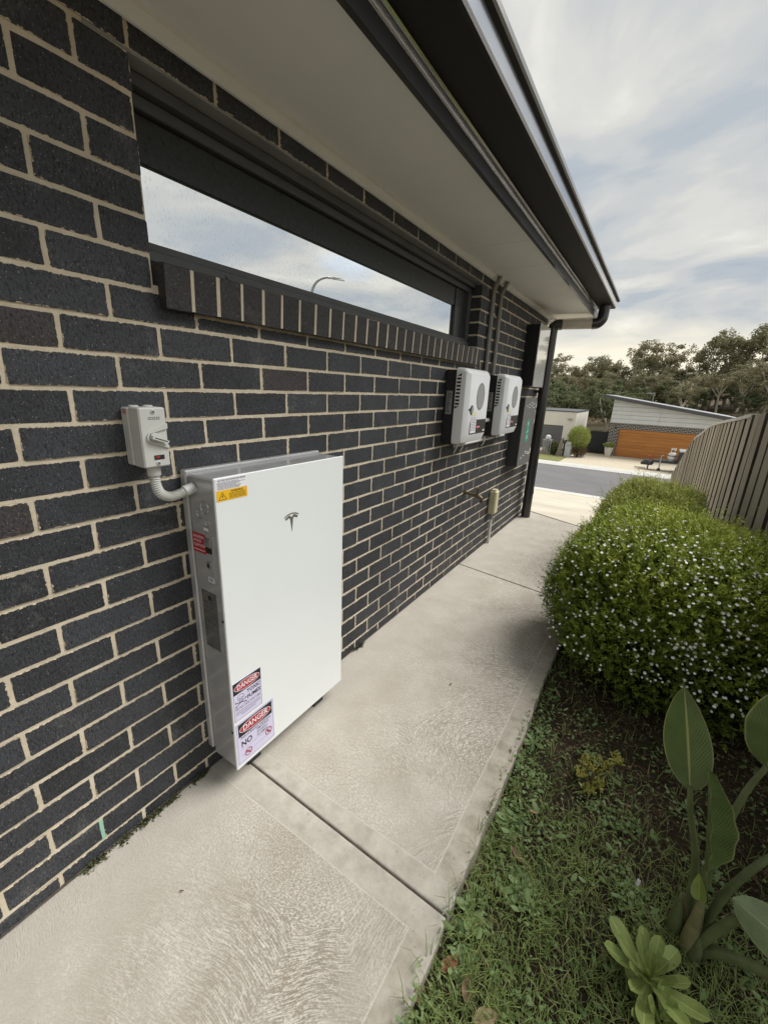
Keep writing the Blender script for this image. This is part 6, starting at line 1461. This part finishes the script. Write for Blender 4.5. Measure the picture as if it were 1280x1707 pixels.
sky_trees = [(-20.4, 100, 9.6, 'leftmost gum tree on the skyline beside the downpipe'), (-16.2, 101, 9.4, 'thin-crowned gum tree second from left on the skyline'), (-12.4, 99, 8.6, 'gum tree with dead bare limbs above the cream house'),
             (-8.6, 101, 9.4, 'gum tree on the skyline left of the sloping roof'), (-4.6, 100, 10.8, 'gum tree on the skyline above the left end of the sloping roof'), (-1.2, 102, 11.6, 'tall gum tree directly above the roof antenna'),
             (1.9, 100, 11.0, 'gum tree right of the antenna with pale limbs'), (4.9, 101, 8.8, 'lower gum tree in the dip of the skyline'), (8.0, 99, 11.2, 'gum tree just right of the dip in the skyline'),
             (11.4, 100, 13.4, 'tallest gum tree, near the right edge of the photo'), (15.4, 101, 13.0, 'gum tree with white trunk at the far right edge'), (19.5, 104, 13.5, 'gum tree just beyond the right edge of the photo')]
for i, (x, y, top, lab) in enumerate(sky_trees):
    plant_tree(protos[i % 6], 'gum_tree', x, y, top+0.5+0.07*max(0, x)-gz(x, y), 11.0, lab, 'tree', 'gum trees on the hill')
random.seed(77)
for i in range(44):
    x = -24+48*((i*0.618) % 1.0)+random.uniform(-1, 1); y = random.uniform(82, 97) if i % 2 else random.uniform(104, 118); top = np.interp(x, [-24, -12, -1, 4.7, 11, 20], [6.8, 6.2, 8.6, 6.4, 9.6, 9.8])*random.uniform(.78, .95)*(0.9 if i % 2 else 1.06)
    plant_tree(protos[(i*5+2) % 6], 'gum_tree', x, y, max(5.5, top-gz(x, y)), 11.0, 'gum tree in the crowded forest mass behind the two houses', 'tree', 'forest gums behind the houses', 1.12)
for i, (x, y, h, lab) in enumerate([(-15.5, 58, 6.0, 'leafy dense tree beside the downpipe above the cream house'), (-12.0, 60, 5.6, 'dense green tree above the garage of the cream house'), (-9.2, 57, 5.2, 'dense dark tree behind the corner of the cream house'),
                                    (-6.4, 59, 5.4, 'dense tree filling the gap left of the lime shrub'), (-3.9, 56, 5.4, 'bluish dense tree left of the sloping roof end'), (-1.6, 61, 4.8, 'dense tree half hidden by the sloping roof end'), (-7.8, 66, 6.6, 'dense tree with olive crown farther back between the houses'),
                                    (-13.6, 68, 7.0, 'dense tree rising behind the cream house garage'), (-2.6, 70, 6.0, 'dense tree farther back above the sloping roof end'), (15.2, 84, 4.2, 'round bushy tree on the bare slope at the right edge'), (12.6, 86, 3.6, 'bushy low tree on the bare slope above the fence')]):
    plant_tree(dense[i % 3], 'dense_tree', x, y, h, 7.0, lab, 'tree', 'dense trees behind the houses', 1.15)
for i in range(30):
    x = -22+46*((i*0.618+0.3) % 1.0); y = random.uniform(88, 112)
    if 9 < x < 16 and y < 95: y += 12
    plant_tree(dense[i % 3], 'understory_tree', x, y, random.uniform(4.2, 6.2), 7.0, 'low bushy understory tree among the gum trunks', 'tree', 'understory trees among the gums', 1.35)
# fallen timber / scrub on the slope
rng = np.random.default_rng(8); n = 5000
P = np.stack([rng.uniform(-10, 24, n), rng.uniform(70, 98, n)], 1); P = np.column_stack([P, [gz(a, b) for a, b in P]])
d = norm(np.column_stack([rng.normal(size=(n, 2)), np.abs(rng.normal(.4, .4, n))])); s_ = norm(np.cross(d, rng.normal(size=(n, 3)))); LL = rng.uniform(.2, .7, n); V, F = leaf_quads(P, d, s_, LL, LL*.12)
o = numpy_mesh('scrub', V, F, 'straw', None, {'tint': np.repeat(rng.uniform(0, 1, n), 4)}); tag(o, 'dry brown scrub and fallen branches on the slope', 'scrub', kind='stuff')
